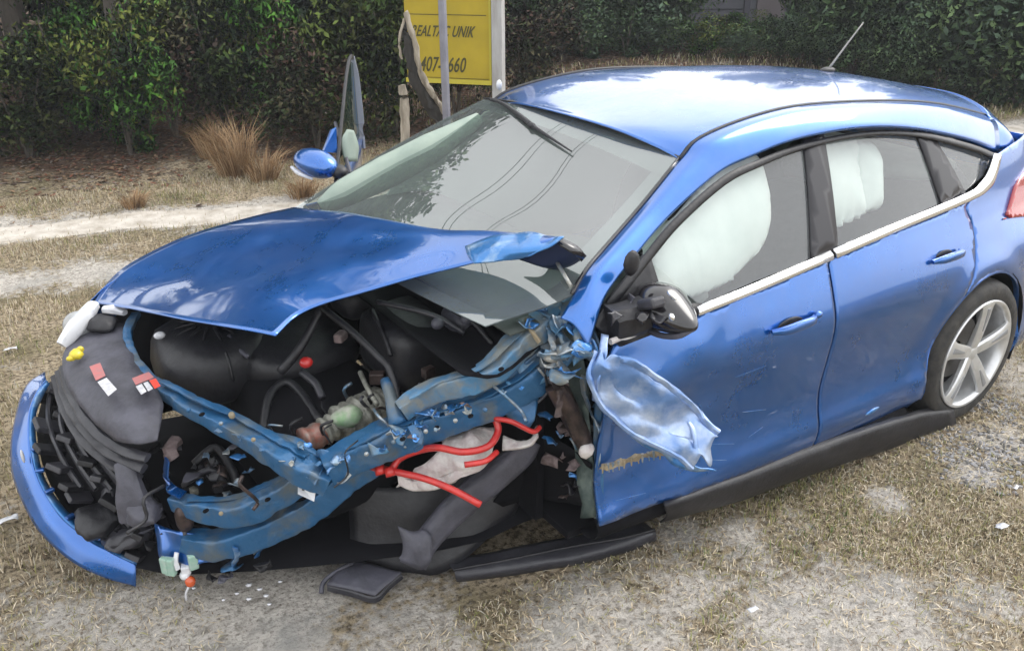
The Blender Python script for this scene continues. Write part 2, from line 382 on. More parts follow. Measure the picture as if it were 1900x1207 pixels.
# door handles
for px, py, L in ((1468, 598, .105), (1752, 472, .10)):
    x, z = hit(S, px, py)
    lump('handle_recess', (x + .005, S(x, z) + .001, z - .010), (L * .62, .006, .030), BLK, CAR, sub=3)
    h = sweep('door_handle', [V(x + L, S(x + L, z) + .012, z - .006), V(x + L * .6, S(x, z) + .034, z), V(x, S(x, z) + .040, z + .004), V(x - L * .6, S(x, z) + .036, z + .004), V(x - L, S(x - L, z) + .012, z)], [.010, .013, .013, .013, .009], [.008, .014, .016, .014, .008], PAINT, CAR, n=5, seg=10)
    if px < 1500: lump('lock_cylinder', V(x - L * 1.15, S(x, z) + .014, z + .004), (.018, .012, .013), PAINT, CAR, sub=2)

# --- cant rail / A pillar
up = [(1040, 590, .79), (1064, 548, .765), (1088, 505, .735), (1128, 457, .69), (1192, 383, .63), (1262, 296, .58), (1300, 256, .566), (1400, 216, .556), (1500, 195, .552), (1650, 188, .548), (1750, 195, .54), (1840, 217, .525)]
lo = [(1090, 650, .86), (1104, 598, .84), (1124, 545, .80), (1174, 478, .755), (1243, 399, .70), (1330, 322, .665), (1395, 290, .665), (1480, 258, .668), (1600, 237, .675), (1700, 240, .67), (1800, 262, .66), (1850, 284, .645)]
U3 = [Y(*p) for p in up]; L3 = [Y(*p) for p in lo]
M1 = [a * .62 + b * .38 + V(0, .012, .022) for a, b in zip(U3, L3)]
M2 = [a * .2 + b * .8 + V(0, .012, .010) for a, b in zip(U3, L3)]
IN = [b + V(0, -.05, -.006) for b in L3]
def mirp(l): return [V(v.x, -v.y, v.z) for v in l]
sheet('roof_side_rail', [U3, M1, M2, L3, IN], PAINT, CAR, n=6, m=5, thick=.004)
sheet('roof_side_rail', [mirp(k) for k in ([U3, M1, M2, L3, IN])], [BLKG if False else PAINT], CAR, n=6, m=4, thick=.004)
tube('roof_ditch_seal', [p + V(0, -.004, .001) for p in U3[5:]], .007, BLK, CAR, n=4, seg=6)
tube('roof_ditch_seal', [V(p.x, -p.y + .004, p.z + .003) for p in U3[5:]], .008, BLK, CAR, n=4, seg=6)
tube('windscreen_seal', [p + V(0, -.006, .002) for p in U3[1:6]], .007, BLKG, CAR, n=4, seg=6)
sweep('windscreen_side_moulding', [V(p.x, -p.y - .004, p.z + .010) for p in U3[1:6]], .012, .014, BLKG, CAR, n=4, seg=8)
# --- roof
def zc(x): return kn(x, [(-.66, 1.262), (-.35, 1.335), (0, 1.392), (.4, 1.430), (.8, 1.442), (1.2, 1.425), (1.52, 1.378)])
rows = []
ed = [U3[i] for i in (11, 10, 9, 8, 7, 6, 5)]
for e in ed:
    ye = e.y - .004; ze = e.z; r = []
    xc = e.x + (.0 if e.x < 1.0 else (.03 if e.x > 1.45 else .0))
    for k in (-1, -.82, -.5, 0, .5, .82, 1):
        bow = (-.16 if e.x < -.2 else (.06 if e.x > 1.4 else 0)) * (1 - k * k)
        xx = e.x + bow; z = ze + (zc(xx) - ze) * (1 - abs(k) ** 2.6)
        r.append(V(xx, ye * k, z))
    rows.append(r)
roof = sheet('roof', rows, PAINT, CAR, n=7, m=7, thick=.004)
hd = sheet('headliner', [[v + V(0, 0, -.035) for v in r] for r in rows], TRIMG, CAR, n=2, m=2)
# spoiler lip, hatch, tail
sp = rows[0]
sheet('rear_spoiler', [[v + V(.01, 0, .004) for v in sp], [v + V(-.06, 0, -.022) for v in sp], [v + V(-.085, 0, -.045) for v in sp], [v + V(-.03, 0, -.05) for v in sp]], PAINT, CAR, n=6, m=4, thick=.006)
for s in (1, -1):
    e = [V(-.33, .535, 1.235), V(-.50, .50, 1.19), V(-.62, .50, 1.10)]
    sheet('rear_pillar_panel', [[V(a.x, s * a.y, a.z) for a in (V(-.30, .64, 1.12), V(-.36, .575, 1.20), V(-.36, .53, 1.25))],
        [V(a.x, s * a.y, a.z) for a in (V(-.43, .645, 1.10), V(-.47, .60, 1.16), V(-.50, .50, 1.215))],
        [V(a.x, s * a.y, a.z) for a in (V(-.56, .64, 1.04), V(-.60, .56, 1.08), V(-.63, .48, 1.13))]], PAINT, CAR, n=4, m=4)
hp = lambda y, x, z: V(x, y, z)
sheet('tailgate', [[hp(y, -.60 - .03 * (1 - (y / .6) ** 2), 1.14) for y in (-.6, -.3, 0, .3, .6)], [hp(y * 1.1, -.74 - .03 * (1 - (y / .6) ** 2), .95) for y in (-.6, -.3, 0, .3, .6)], [hp(y * 1.15, -.80 - .04 * (1 - (y / .6) ** 2), .7) for y in (-.6, -.3, 0, .3, .6)]], PAINT, CAR, n=3, m=3)
sheet('rear_bumper', [[hp(y * 1.18, -.80 - .05 * (1 - (y / .6) ** 2), .68) for y in (-.6, -.3, 0, .3, .6)], [hp(y * 1.2, -.84 - .05 * (1 - (y / .6) ** 2), .5) for y in (-.6, -.3, 0, .3, .6)], [hp(y * 1.15, -.78 - .04 * (1 - (y / .6) ** 2), .24) for y in (-.6, -.3, 0, .3, .6)]], PAINT, CAR, n=3, m=3)
# tail lamp
tl = onS((1888, 330), (1880, 345), (1868, 385), (1864, 395), (1872, 402), (1900, 399), (1930, 395), (1950, 360), (1935, 325), (1908, 300))
patch('tail_lamp', tl, offs(S, .014), LENS, CAR, sp=.015, thick=.02)
lump('reflector_chip', S3(*hit(S, 1862, 405)) + V(0, .006, 0), (.012, .004, .004), LENS, CAR, sub=2)
# --- windscreen
TR = V(1.545, -.565, 1.345); TL = U3[5] + V(.012, -.012, .004); BR = Y(548, 384, -.69); BL = V(2.33, .70, .975)
rows = []
for k in (0, .2, .5, .8, 1):
    a = TR.lerp(BR, k) + V(0, 0, .018 * math.sin(math.pi * k)); r = []
    u_ = k * 5; i_ = int(min(4, u_)); b = U3[5 - i_].lerp(U3[4 - i_], u_ - i_) if k < 1 else BL
    b = b + V(0, -.004, .002)
    for t in (0, .12, .3, .5, .7, .88, 1):
        v = a.lerp(b, t); q = 1 - (2 * t - 1) ** 2; n_ = V(.42, 0, .9)
        r.append(v + n_ * (.040 + .015 * k) * q + V(.06 * k * q, 0, -.03 * k * q))
    rows.append(r)
WSROWS = rows
ws = sheet('windscreen', rows, WGLASS, CAR, n=6, m=6, thick=0)
def wsp(k, t):
    i = k * 4; a = int(min(3, i)); f_ = i - a; u = t * 6; b = int(min(5, u)); g = u - b
    return rows[a][b].lerp(rows[a][b + 1], g).lerp(rows[a + 1][b].lerp(rows[a + 1][b + 1], g), f_)
kk = [0, .25, .5, .75, 1]
rr = [0, 1 / 6, 2 / 6, 3 / 6, 4 / 6, 5 / 6, 1]
BAND = mat('grey_frit_band', (.07, .075, .085), .3, coat=.6)
nrm = V(.4, 0, .9) * -.004
sheet('windscreen_top_band', [[wsp(0, t) + nrm for t in rr], [wsp(.10, t) + nrm for t in rr]], BAND, CAR, n=5, m=3, thick=0)
sheet('windscreen_side_band', [[wsp(k, .93) + nrm for k in kk], [wsp(k, 1) + nrm for k in kk]], BAND, CAR, n=5, m=2, thick=0)
sheet('windscreen_side_band', [[wsp(k, 0) + nrm for k in kk], [wsp(k, .04) + nrm for k in kk]], BAND, CAR, n=5, m=2, thick=0)
sheet('windscreen_bottom_band', [[wsp(.95, t) + nrm for t in rr], [wsp(1, t) + nrm for t in rr]], BAND, CAR, n=5, m=2, thick=0)
tube('windscreen_seal', [wsp(0, t) + V(-.004, 0, .003) for t in rr], .004, BLK, CAR, n=5, seg=6)
# wiper flung up over the glass
from mathutils.bvhtree import BVHTree
bv = BVHTree.FromObject(ws, bpy.context.evaluated_depsgraph_get())
def onW(px, py, o=.012):
    h_ = bv.ray_cast(CC, ray(px, py)); return (h_[0] + V(.4, 0, .9) * o) if h_[0] else P(px, py, 1.36)
wp = [onW(*q_) for q_ in ((912, 190), (932, 196), (960, 215), (988, 238), (1025, 262), (1062, 286))]
tube('wiper_arm', wp[:4], [.006, .008, .010, .012], BLK, CAR, n=4, seg=6)
tube('wiper_blade', wp[3:], [.009, .006, .003], BLK, CAR, n=4, seg=6)
lump('wiper_joint', wp[3], (.014, .02, .012), BLK, CAR, sub=2)
lump('mirror_cap_tip', P(926, 158, 1.36), (.014, .014, .024), WHT, CAR, sub=2)
# antenna
a = P(1535, 131, 1.41)
lump('antenna_base', a, (.05, .024, .016), BLK, CAR, sub=2)
tube('antenna_mast', [a, X(1570, 84, a.x - .10), X(1602, 42, a.x - .20)], [.006, .0045, .003], mat('antenna_grey', (.22, .22, .21), .5), CAR, n=3, seg=6)

# --- side glass and pillars
patch('front_side_window', onG((1190, 470), (1240, 410), (1300, 358), (1370, 312), (1440, 282), (1489, 266), (1503, 482), (1400, 522), (1298, 566)), G3, SGLASS, CAR, sp=.06, thick=0)
patch('rear_side_window', onG((1522, 252), (1600, 242), (1695, 246), (1747, 376), (1650, 418), (1549, 462)), G3, SGLASS, CAR, sp=.06, thick=0)
patch('quarter_window', onG((1724, 250), (1765, 256), (1840, 284), (1826, 325), (1786, 358)), G3, SGLASS, CAR, sp=.06, thick=0)
gp = offs(G, .010)
patch('middle_pillar', onG((1487, 258), (1524, 246), (1551, 464), (1502, 486)), gp, SATIN, CAR, sp=.04, thick=.012)
patch('rear_pillar_trim', onG((1695, 240), (1724, 244), (1790, 360), (1744, 380)), gp, SATIN, CAR, sp=.04, thick=.012)
patch('mirror_sail_panel', onG((1098, 600), (1130, 545), (1190, 470), (1205, 480), (1230, 560), (1298, 560), (1300, 578), (1240, 605), (1150, 640)), gp, BLK, CAR, sp=.03, thick=.012)
fr_o = [(1118, 558), (1190, 468), (1243, 405), (1330, 328), (1395, 296), (1485, 264), (1600, 242), (1700, 245), (1795, 267), (1843, 286)]
fr_i = [(1135, 562), (1204, 474), (1257, 412), (1338, 341), (1402, 308), (1488, 274), (1602, 251), (1697, 253), (1790, 276), (1838, 294)]
sheet('window_frame', [[offs(G, .016)(*hit(G, *q)) for q in fr_o], [offs(G, .018)(*hit(G, *q)) for q in fr_i]], BLK, CAR, n=4, m=2, thick=.008)
patch('far_rear_window', onG((1522, 252), (1600, 242), (1695, 246), (1747, 376), (1650, 418), (1549, 462)), mir(G3), DGLASS, CAR, sp=.1, thick=0)
patch('far_quarter_window', onG((1724, 250), (1765, 256), (1840, 284), (1826, 325), (1786, 358)), mir(G3), DGLASS, CAR, sp=.1, thick=0)
patch('middle_pillar', onG((1487, 258), (1524, 246), (1551, 464), (1502, 486)), mir(gp), BLK, CAR, sp=.08, thick=.03)

# --- interior
lump('parcel_trim', (-.22, 0, 1.0), (.22, .50, .06), TRIMG, CAR, sq=.4)
box('cabin_floor', (.9, 0, .22), (2.4, 1.6, .03), DARKV, CAR)
box('firewall', (2.12, -.05, .58), (.03, 1.45, .72), DARKV, CAR, amp=.01)
box('rear_bulkhead', (-.45, 0, .7), (.05, 1.3, .6), DARKV, CAR)
sheet('dashboard', [[V(2.25, y, .93) for y in (-.70, -.3, .3, .70)], [V(1.95, y, .96) for y in (-.72, -.3, .3, .72)], [V(1.72, y, .94) for y in (-.74, -.3, .3, .74)], [V(1.66, y, .80) for y in (-.74, -.3, .3, .74)], [V(1.75, y, .60) for y in (-.74, -.3, .3, .74)]], DASH, CAR, n=4, m=4, thick=.01)
lump('instrument_hood', (1.76, .36, .97), (.14, .20, .05), DASH, CAR)
bmw = bmesh.new()
bpy_ring = [V(1.52 + .07 * math.sin(a), .36 + .18 * math.cos(a), .86 + .17 * math.sin(a)) for a in np.linspace(0, 2 * math.pi, 25)]
tube('steering_wheel', bpy_ring, .014, BLK, CAR, n=1, seg=8)
for y in (.37, -.37):
    lump('seat_cushion', (1.05, y, .45), (.27, .25, .11), CLOTH, CAR, sq=.3)
    lump('seat_back', (.72, y, .76), (.10, .25, .32), CLOTH, CAR, sq=.3, rot=Matrix.Rotation(R_(-18), 3, 'Y'))
    lump('headrest', (.58, y, 1.13), (.055, .13, .09), CLOTH, CAR, sq=.3, rot=Matrix.Rotation(R_(-18), 3, 'Y'))
lump('rear_bench', (.05, 0, .45), (.25, .62, .12), CLOTH, CAR, sq=.4)
lump('rear_bench_back', (-.25, 0, .78), (.09, .62, .30), CLOTH, CAR, sq=.4, rot=Matrix.Rotation(R_(-18), 3, 'Y'))
# curtain airbags (rounded pillows just inside the glass)
def bag(name, outline, depth, bulge, seed):
    pts = onG(*outline)
    cx = sum(p[0] for p in pts) / len(pts); cz = sum(p[1] for p in pts) / len(pts)
    b = [Vector(p) for p in pts]
    cl = curve(b + [b[0]], 5)[:-1]
    def fn(x, z):
        d = min((Vector((x, z)) - q).length for q in cl)
        h = bulge * (1 - math.exp(-(d / .05) ** 1.0))
        return V(x, G(x, z) - depth + h + .008 * noise.noise(V(x * 7, z * 5, seed)) + .004 * abs(noise.noise(V(x * 22, z * 6, seed))), z)
    patch(name, [tuple(q) for q in cl], fn, BAG, CAR, sp=.018, thick=.004)
bag('curtain_airbag', [(1282, 400), (1330, 340), (1380, 300), (1425, 292), (1446, 340), (1454, 400), (1440, 460), (1405, 505), (1350, 545), (1290, 566), (1244, 560), (1228, 500), (1246, 440)], .055, .045, 2)
bag('curtain_airbag', [(1522, 275), (1600, 266), (1628, 266), (1632, 330), (1644, 395), (1634, 412), (1550, 434), (1532, 340)], .09, .05, 5)
bag('curtain_airbag', [(1620, 268), (1655, 272), (1672, 300), (1674, 350), (1672, 392), (1652, 402), (1636, 398), (1626, 330)], .085, .06, 9)
lump('steering_airbag', (1.52, .50, .92), (.08, .24, .16), BAG, CAR, amp=.03, f=9, rot=Matrix.Rotation(R_(-10), 3, 'Y'))
tube('far_pillar_airbag', [P(596, 385, 1.0), P(640, 358, 1.05), P(720, 318, 1.12), P(800, 275, 1.2), P(890, 222, 1.29)], [.03, .055, .065, .06, .03], TRIMG, CAR, n=4, seg=12)
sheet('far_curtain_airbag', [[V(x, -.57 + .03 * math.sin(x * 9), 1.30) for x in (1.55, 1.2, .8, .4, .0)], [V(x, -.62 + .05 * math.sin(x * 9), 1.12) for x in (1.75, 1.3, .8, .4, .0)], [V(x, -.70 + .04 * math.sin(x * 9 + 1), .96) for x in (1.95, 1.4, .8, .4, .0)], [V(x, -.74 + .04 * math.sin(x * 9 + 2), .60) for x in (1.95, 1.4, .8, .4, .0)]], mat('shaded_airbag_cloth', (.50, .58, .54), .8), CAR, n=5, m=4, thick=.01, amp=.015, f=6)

# --- rear wheels
def wheel(sy, toe=0):
    W_ = empty('wheel', (0, 0, 0)); W_.parent = CAR
    prof = [(.243, -.10), (.262, -.112), (.300, -.112), (.320, -.09), (.327, -.05), (.328, 0), (.327, .05), (.318, .088), (.300, .110), (.262, .112), (.246, .104), (.236, .09)]
    def lathe(name, pr, mt, par, seg=64):
        vs = []; fs = []; n = len(pr)
        for i in range(seg):
            a = 2 * math.pi * i / seg
            for r, d in pr: vs.append(cen + Vector((r * math.cos(a), sy * d, r * math.sin(a))))
        for i in range(seg):
            for k in range(n - 1):
                fs.append((i * n + k, i * n + k + 1, ((i + 1) % seg) * n + k + 1, ((i + 1) % seg) * n + k))
        return mesh(name, vs, fs, mt, par)
    cen = Vector((0, sy * .795, .327))
    lathe('tyre', prof, RUB, W_)
    rim = lathe('rim', [(.246, .104), (.248, .112), (.243, .117), (.232, .112), (.224, .096), (.218, .05), (.210, -.09)], RIM, W_)
    lathe('brake_disc', [(.03, .02), (.14, .02), (.14, .005)], mat('brake_disc_steel', (.12, .11, .10), .4, .6), rim, 32)
    lathe('wheel_backing', [(.0, -.02), (.21, -.02)], DARKV, rim, 24)
    for k in range(5):
        a = R_(72 * k + 20)
        ca, sa = math.cos(a), math.sin(a)
        def q(r, tt, d): return cen + Vector((r * ca - tt * sa, sy * d, r * sa + tt * ca))
        sweep('spoke', [q(.02, 0, .080), q(.08, 0, .092), q(.15, 0, .101), q(.20, 0, .105), q(.236, 0, .106)], [.026, .031, .033, .037, .050], [.018, .016, .014, .012, .010], RIM, rim, n=4, seg=10, up=(0, 1, 0))
        sweep('spoke_groove', [q(.11, 0, .110), q(.16, 0, .1155), q(.215, 0, .1165)], [.004, .009, .013], [.003, .003, .003], RIMD, rim, n=3, seg=8, up=(0, 1, 0))
    lathe('centre_cap', [(.0, .100), (.024, .100), (.036, .094), (.046, .075)], RIM, rim, 24)
    return W_
wheel(1); wheel(-1)
# front right wheel under the far wing
c3 = V(2.62, -.74, .33)
lump('front_tyre', c3, (.32, .10, .32), RUB, CAR)

# ================================================================== front end
# hood
H = [[(175, 562, .74), (240, 573, .80), (300, 584, .855), (400, 602, .90), (511, 622, .925)],
     [(205, 520, .79), (300, 530, .84), (400, 541, .89), (490, 553, .925), (562, 580, .93)],
     [(250, 485, .845), (370, 495, .89), (480, 503, .935), (590, 514, .985), (655, 548, .99)],
     [(345, 440, .91), (480, 452, .955), (600, 462, 1.01), (710, 478, 1.06), (770, 514, 1.055)],
     [(450, 407, .955), (580, 418, 1.03), (720, 432, 1.09), (840, 446, 1.125), (880, 487, 1.11)],
     [(545, 385, .99), (670, 399, 1.08), (800, 424, 1.12), (930, 430, 1.16), (1045, 441, 1.20)]]
hr = [[P(*q) for q in r] for r in H]
hood = sheet('hood', hr, PAINT, CAR, n=9, m=9, thick=.005, amp=.004, f=5, off=0)
# fold of the torn near edge up to the windscreen
sheet('hood_crumpled_corner', [[P(860, 455, 1.13), P(930, 436, 1.165), P(990, 432, 1.185), P(1046, 440, 1.205)], [P(870, 475, 1.12), P(925, 462, 1.15), P(975, 462, 1.165), P(1020, 458, 1.18)], [P(880, 490, 1.11), P(920, 486, 1.12), P(962, 480, 1.13), P(985, 474, 1.15)]], PAINTD, CAR, n=6, m=6, thick=.004, amp=.008, f=14)
sheet('hood_inner_panel', [[P(964, 481, 1.09), P(990, 470, 1.12), P(1040, 447, 1.18)], [P(1000, 493, 1.08), P(1030, 482, 1.11), P(1062, 462, 1.16)], [P(1030, 500, 1.06), P(1060, 492, 1.09), P(1086, 476, 1.13)]], mat('dark_blue_inner', (.008, .018, .07), .4, .3), CAR, n=4, m=4, thick=.004)
sheet('hood_hinge_strip', [[P(1040, 442, 1.19), P(1070, 456, 1.17), P(1088, 474, 1.14)], [P(1034, 452, 1.18), P(1060, 468, 1.16), P(1078, 484, 1.12)]], BLKG, CAR, n=4, m=2, thick=.006)
tube('hinge_rod', [P(1034, 487, 1.10), P(1050, 515, 1.07), P(1062, 535, 1.04)], .006, TORN, CAR, n=3)
# cowl under the glass
sheet('cowl_panel', [[V(2.42, y, .86) for y in (-.66, -.3, .1, .5, .72)], [V(2.30, y, .82) for y in (-.66, -.3, .1, .5, .72)], [V(2.16, y, .88) for y in (-.66, -.3, .1, .5, .72)]], DARKV, CAR, n=3, m=3)
# far front wing
FW = [[V(2.05, -.80, .97), V(2.40, -.76, .955), V(2.75, -.775, .90), V(3.05, -.775, .80), V(3.15, -.77, .74)],
      [V(2.05, -.87, .80), V(2.40, -.86, .80), V(2.75, -.87, .78), V(3.05, -.84, .70), V(3.18, -.80, .66)],
      [V(2.05, -.90, .55), V(2.30, -.90, .58), V(2.65, -.90, .68), V(2.98, -.88, .58), V(3.2, -.82, .52)]]
sheet('front_wing', FW, PAINT, CAR, n=5, m=5)
# inner dark walls and floor of the engine bay
sheet('inner_wing', [[V(2.1, -.70, .92), V(2.6, -.70, .86), V(3.1, -.70, .68)], [V(2.1, -.68, .25), V(2.6, -.68, .25), V(3.2, -.68, .25)]], DARKV, CAR, n=3, m=2)
sheet('undertray', [[V(2.0, -.8, .16), V(2.6, -.8, .14), V(3.42, -.76, .20)], [V(2.0, -.1, .16), V(2.6, -.1, .13), V(3.40, -.22, .12)], [V(2.0, .62, .18), V(2.45, .52, .12), V(3.18, .10, .08)]], DARKV, CAR, n=3, m=3, amp=.02)
# engine: block, head cover, air box, transmission and ancillaries
lump('air_box', P(400, 660, .62), (.20, .22, .13), BLK, CAR, sq=.5, amp=.012)
lump('engine_cover', (2.60, -.25, .62), (.22, .28, .10), BLK, CAR, sq=.5, amp=.02, f=6)
lump('engine_block', (2.62, -.02, .40), (.24, .36, .22), DARKV, CAR, sq=.6, amp=.03, f=7)
lump('strut_tower', (2.42, -.56, .84), (.15, .14, .07), BLK, CAR, sq=.2)
lump('battery_box', (2.32, .18, .72), (.13, .17, .12), BLK, CAR, sq=.7, amp=.01)
lump('brake_reservoir', (2.22, .36, .84), (.05, .07, .05), GREYL, CAR, sq=.4)
lump('coolant_bottle', (2.36, -.16, .78), (.08, .11, .07), BLK, CAR, sq=.4)
def cyl(name, a, b, r, mt, ribs=0, seg=18, amp=0, par=CAR):
    n = max(2, ribs * 4 + 1); pts = [a.lerp(b, i / (n - 1)) for i in range(n)]
    rr_ = [r * (1 - (.12 if ribs and i % 4 >= 2 else 0)) for i in range(n)]
    return sweep(name, pts, rr_, rr_, mt, par, n=1, seg=seg, sq=0, amp=amp)
cyl('alternator', P(632, 790, .58), P(706, 752, .58), .068, ALU, ribs=5, amp=.006)
cyl('alternator_pulley', P(600, 800, .57), P(628, 786, .575), .045, ALU, ribs=2)
lump('alternator_bracket', P(645, 772, .64), (.05, .035, .035), mat('green_tinged_alloy', (.16, .26, .14), .6, .3, col2=(.33, .33, .29), scale=30), CAR, amp=.01, f=30)
cyl('starter_motor', P(562, 818, .56), P(606, 800, .56), .042, mat('reddish_grey_alloy', (.24, .20, .18), .5, .4, col2=(.30, .10, .07), scale=35), ribs=2)
lump('rusty_bracket', P(880, 676, .765), (.055, .045, .03), RUST, CAR, amp=.02, f=35)
for q_ in range(5): scrap('rusty_scrap', P(850 + 16 * q_, 668 + 8 * (q_ % 2), .79), .026, RUST, CAR, q_ + 60)
lump('red_plug', P(568, 672, .74), (.022, .022, .018), REDC, CAR, sub=2)
box('plug_cap', P(632, 624, .80), (.05, .03, .03), RUST, CAR, rot=Matrix.Rotation(.7, 3, 'Z'), bev=.006)
lump('sensor', P(812, 600, .87), (.022, .02, .02), GREYL, CAR, sub=2)
lump('sensor', P(866, 592, .89), (.02, .018, .018), GREYL, CAR, sub=2)
lump('latch_bracket', P(296, 622, .74), (.02, .014, .014), WHT, CAR, sub=2)
for pts, r, mt in [
    ([P(600, 572, .88), P(650, 612, .84), P(700, 660, .79), P(725, 690, .76), P(745, 770, .66)], .012, BLK),
    ([P(690, 575, .86), P(715, 628, .80), P(725, 660, .76)], .008, BLK),
    ([P(488, 800, .56), P(500, 735, .62), P(530, 708, .64), P(560, 730, .62), P(596, 785, .58)], .014, BLK),
    ([P(520, 820, .54), P(530, 750, .58), P(548, 725, .60), P(566, 748, .60)], .010, GREY),
    ([P(700, 560, .90), P(770, 575, .90), P(820, 592, .88), P(862, 618, .84)], .009, GREY),
    ([P(840, 575, .91), P(880, 600, .88), P(915, 640, .84)], .008, BLK),
    ([P(425, 622, .74), P(440, 645, .71), P(462, 662, .69)], .009, GREYL),
    ([P(560, 690, .68), P(586, 712, .66), P(598, 738, .63)], .013, GREY),
    ([P(612, 540, .92), P(560, 640, .78), P(520, 690, .70)], .015, BLK),
    ([P(668, 690, .70), P(682, 720, .68), P(700, 750, .66)], .008, ALU),
    ([P(360, 860, .40), P(400, 830, .44), P(430, 870, .40), P(440, 900, .36)], .014, BLK),
    ([P(340, 900, .36), P(390, 870, .42), P(420, 900, .36)], .010, GREY)]:
    tube('hose', pts, r, mt, CAR, n=5, seg=8)
tube('engine_bay_brace', [P(740, 790, .66), P(725, 740, .71), P(715, 705, .74)], [.028, .022, .016], STRUCT, CAR, n=3, amp=.006)
for px, py, z, s in [(388, 865, .38, .02), (372, 862, .38, .015), (360, 910, .35, .018), (405, 905, .33, .02), (540, 740, .6, .02), (590, 760, .56, .02), (845, 640, .8, .02), (795, 690, .74, .025), (770, 640, .78, .02), (700, 700, .68, .03)]:
    box('fitting', P(px, py, z), (s * 1.6, s * 1.1, s * 1.3), random.choice([GREY, ALU, BROWN]), CAR, rot=Matrix.Rotation(px, 3, 'Z'), bev=.004)
for k in range(9):
    a_ = R_(-50 + k * 26); tube('air_box_rib', [P(400, 660, .62) + V(.205 * math.sin(a_) * .98 * q1, .225 * math.cos(a_) * q1, .135 * (1 - q1 ** 2.6) ** .5 if q1 < 1 else 0) for q1 in (.25, .5, .75, .92, 1.0)], .006, BLK, CAR, n=3, seg=5)
for i in range(120):
    px = random.uniform(300, 900); py = random.uniform(620, 860); z = .50 + .30 * max(0, (px - 480) / 420) * random.uniform(.7, 1.0) - max(0, (py - 740)) / 120 * .15
    if py > 800 - (px - 600) * .35 and px > 560: continue
    if py > 700 + (px - 300) * .5: continue
    p = P(px, py, z - .03); s_ = random.uniform(.010, .034); k_ = random.random()
    mm = random.choice([BLK, BLK, GREY, BROWN, GREYL, ALU, RUST, BLKG])
    if k_ < .4: box('engine_bracket', p, (s_ * 2.2, s_ * 1.2, s_ * .8), mm, CAR, rot=Matrix.Rotation(random.uniform(0, 3), 3, 'Z') @ Matrix.Rotation(random.uniform(-.8, .8), 3, 'X'), bev=.004)
    elif k_ < .7:
        q_ = p + V(random.uniform(-.12, .12), random.uniform(-.12, .12), random.uniform(-.04, .08)); tube('wiring', [p, p.lerp(q_, .4) + V(0, .02, .03), q_, q_ + V(random.uniform(-.05, .05), .04, -.05)], random.uniform(.004, .009), mm, CAR, n=4, seg=6)
    else: cyl('bolt_boss', p, p + V(random.uniform(-.03, .03), .02, .04), s_ * .55, mm, seg=10)
# radiator top cover (dark grey plastic with labels)
rc = [[P(148, 618, .70), P(190, 600, .71), P(238, 605, .71), P(246, 640, .695)],
      [P(120, 655, .685), P(170, 655, .70), P(225, 665, .70), P(262, 680, .68)],
      [P(120, 700, .66), P(180, 715, .68), P(245, 715, .685), P(300, 738, .66)],
      [P(160, 765, .62), P(215, 770, .65), P(265, 765, .655), P(302, 765, .64)],
      [P(215, 815, .58), P(250, 825, .60), P(280, 820, .605), P(292, 815, .61)]]
sheet('radiator_cover', rc, GREYL, CAR, n=5, m=5, thick=.006, amp=.004, f=12)
for k, dz in ((0, 0), (1, -.05), (2, -.10)):
    pts = [P(118 - 8 * k, 680 + 8 * k, .66 + dz * .6), P(128 - 6 * k, 725 + 12 * k, .63 + dz), P(165 - 8 * k, 785 + 12 * k, .59 + dz), P(215 - 8 * k, 828 + 14 * k, .55 + dz), P(275 - 8 * k, 850 + 18 * k, .54 + dz)]
    sweep('shroud_rib', pts, .016, .010, GREY, CAR, n=5, seg=8, up=(.5, .3, 1), amp=.004)
def label_plate(pts, m1, name='warning_label'):
    o = mesh(name, pts, [(0, 1, 2, 3)], m1, CAR, False); return solid(o, .0015)
RL = mat('faded_red_print', (.42, .12, .12), .5, col2=(.30, .14, .14), scale=60); WL = mat('faded_white_print', (.55, .55, .58), .5, col2=(.35, .35, .38), scale=70)
def onc(px, py, z=.716): return P(px, py, z)
label_plate([onc(166, 680), onc(186, 673), onc(196, 697), onc(178, 706)], RL); label_plate([onc(181, 709), onc(198, 701), onc(217, 722), onc(201, 735)], WL)
label_plate([onc(245, 702), onc(276, 690), onc(286, 700), onc(252, 714)], RL); label_plate([onc(252, 717), onc(263, 712), onc(272, 726), onc(262, 732)], WL)
label_plate([onc(266, 711), onc(274, 708), onc(284, 721), onc(275, 726)], WL); label_plate([onc(277, 706), onc(289, 702), onc(298, 716), onc(287, 721)], mat('red_print', (.6, .05, .03), .4))
yc = lump('filler_cap', P(141, 657, .72), (.022, .028, .016), YEL, CAR, sub=2, amp=.005, f=40)
lump('filler_cap_tab', P(133, 664, .715), (.018, .012, .010), YEL, CAR, sub=2); lump('filler_cap_tab', P(149, 648, .73), (.012, .010, .012), YEL, CAR, sub=2)
# far headlamp
sweep('headlamp_rim', [P(116, 640, .70), P(136, 612, .735), P(158, 586, .76), P(174, 566, .775)], [.016, .022, .024, .022], [.02, .03, .03, .02], WHT, CAR, n=4, seg=10, amp=.003)
lump('headlamp_lens', P(145, 602, .735), (.05, .035, .05), LGLASS, CAR, rot=Matrix.Rotation(R_(40), 3, 'Y'))
lump('headlamp_housing', P(190, 600, .73), (.05, .06, .03), BLK, CAR, amp=.01, f=20)
sweep('headlamp_rim', [P(192, 574, .765), P(212, 574, .765), P(232, 580, .76)], [.016, .02, .012], [.012, .016, .01], WHT, CAR, n=4, seg=10)
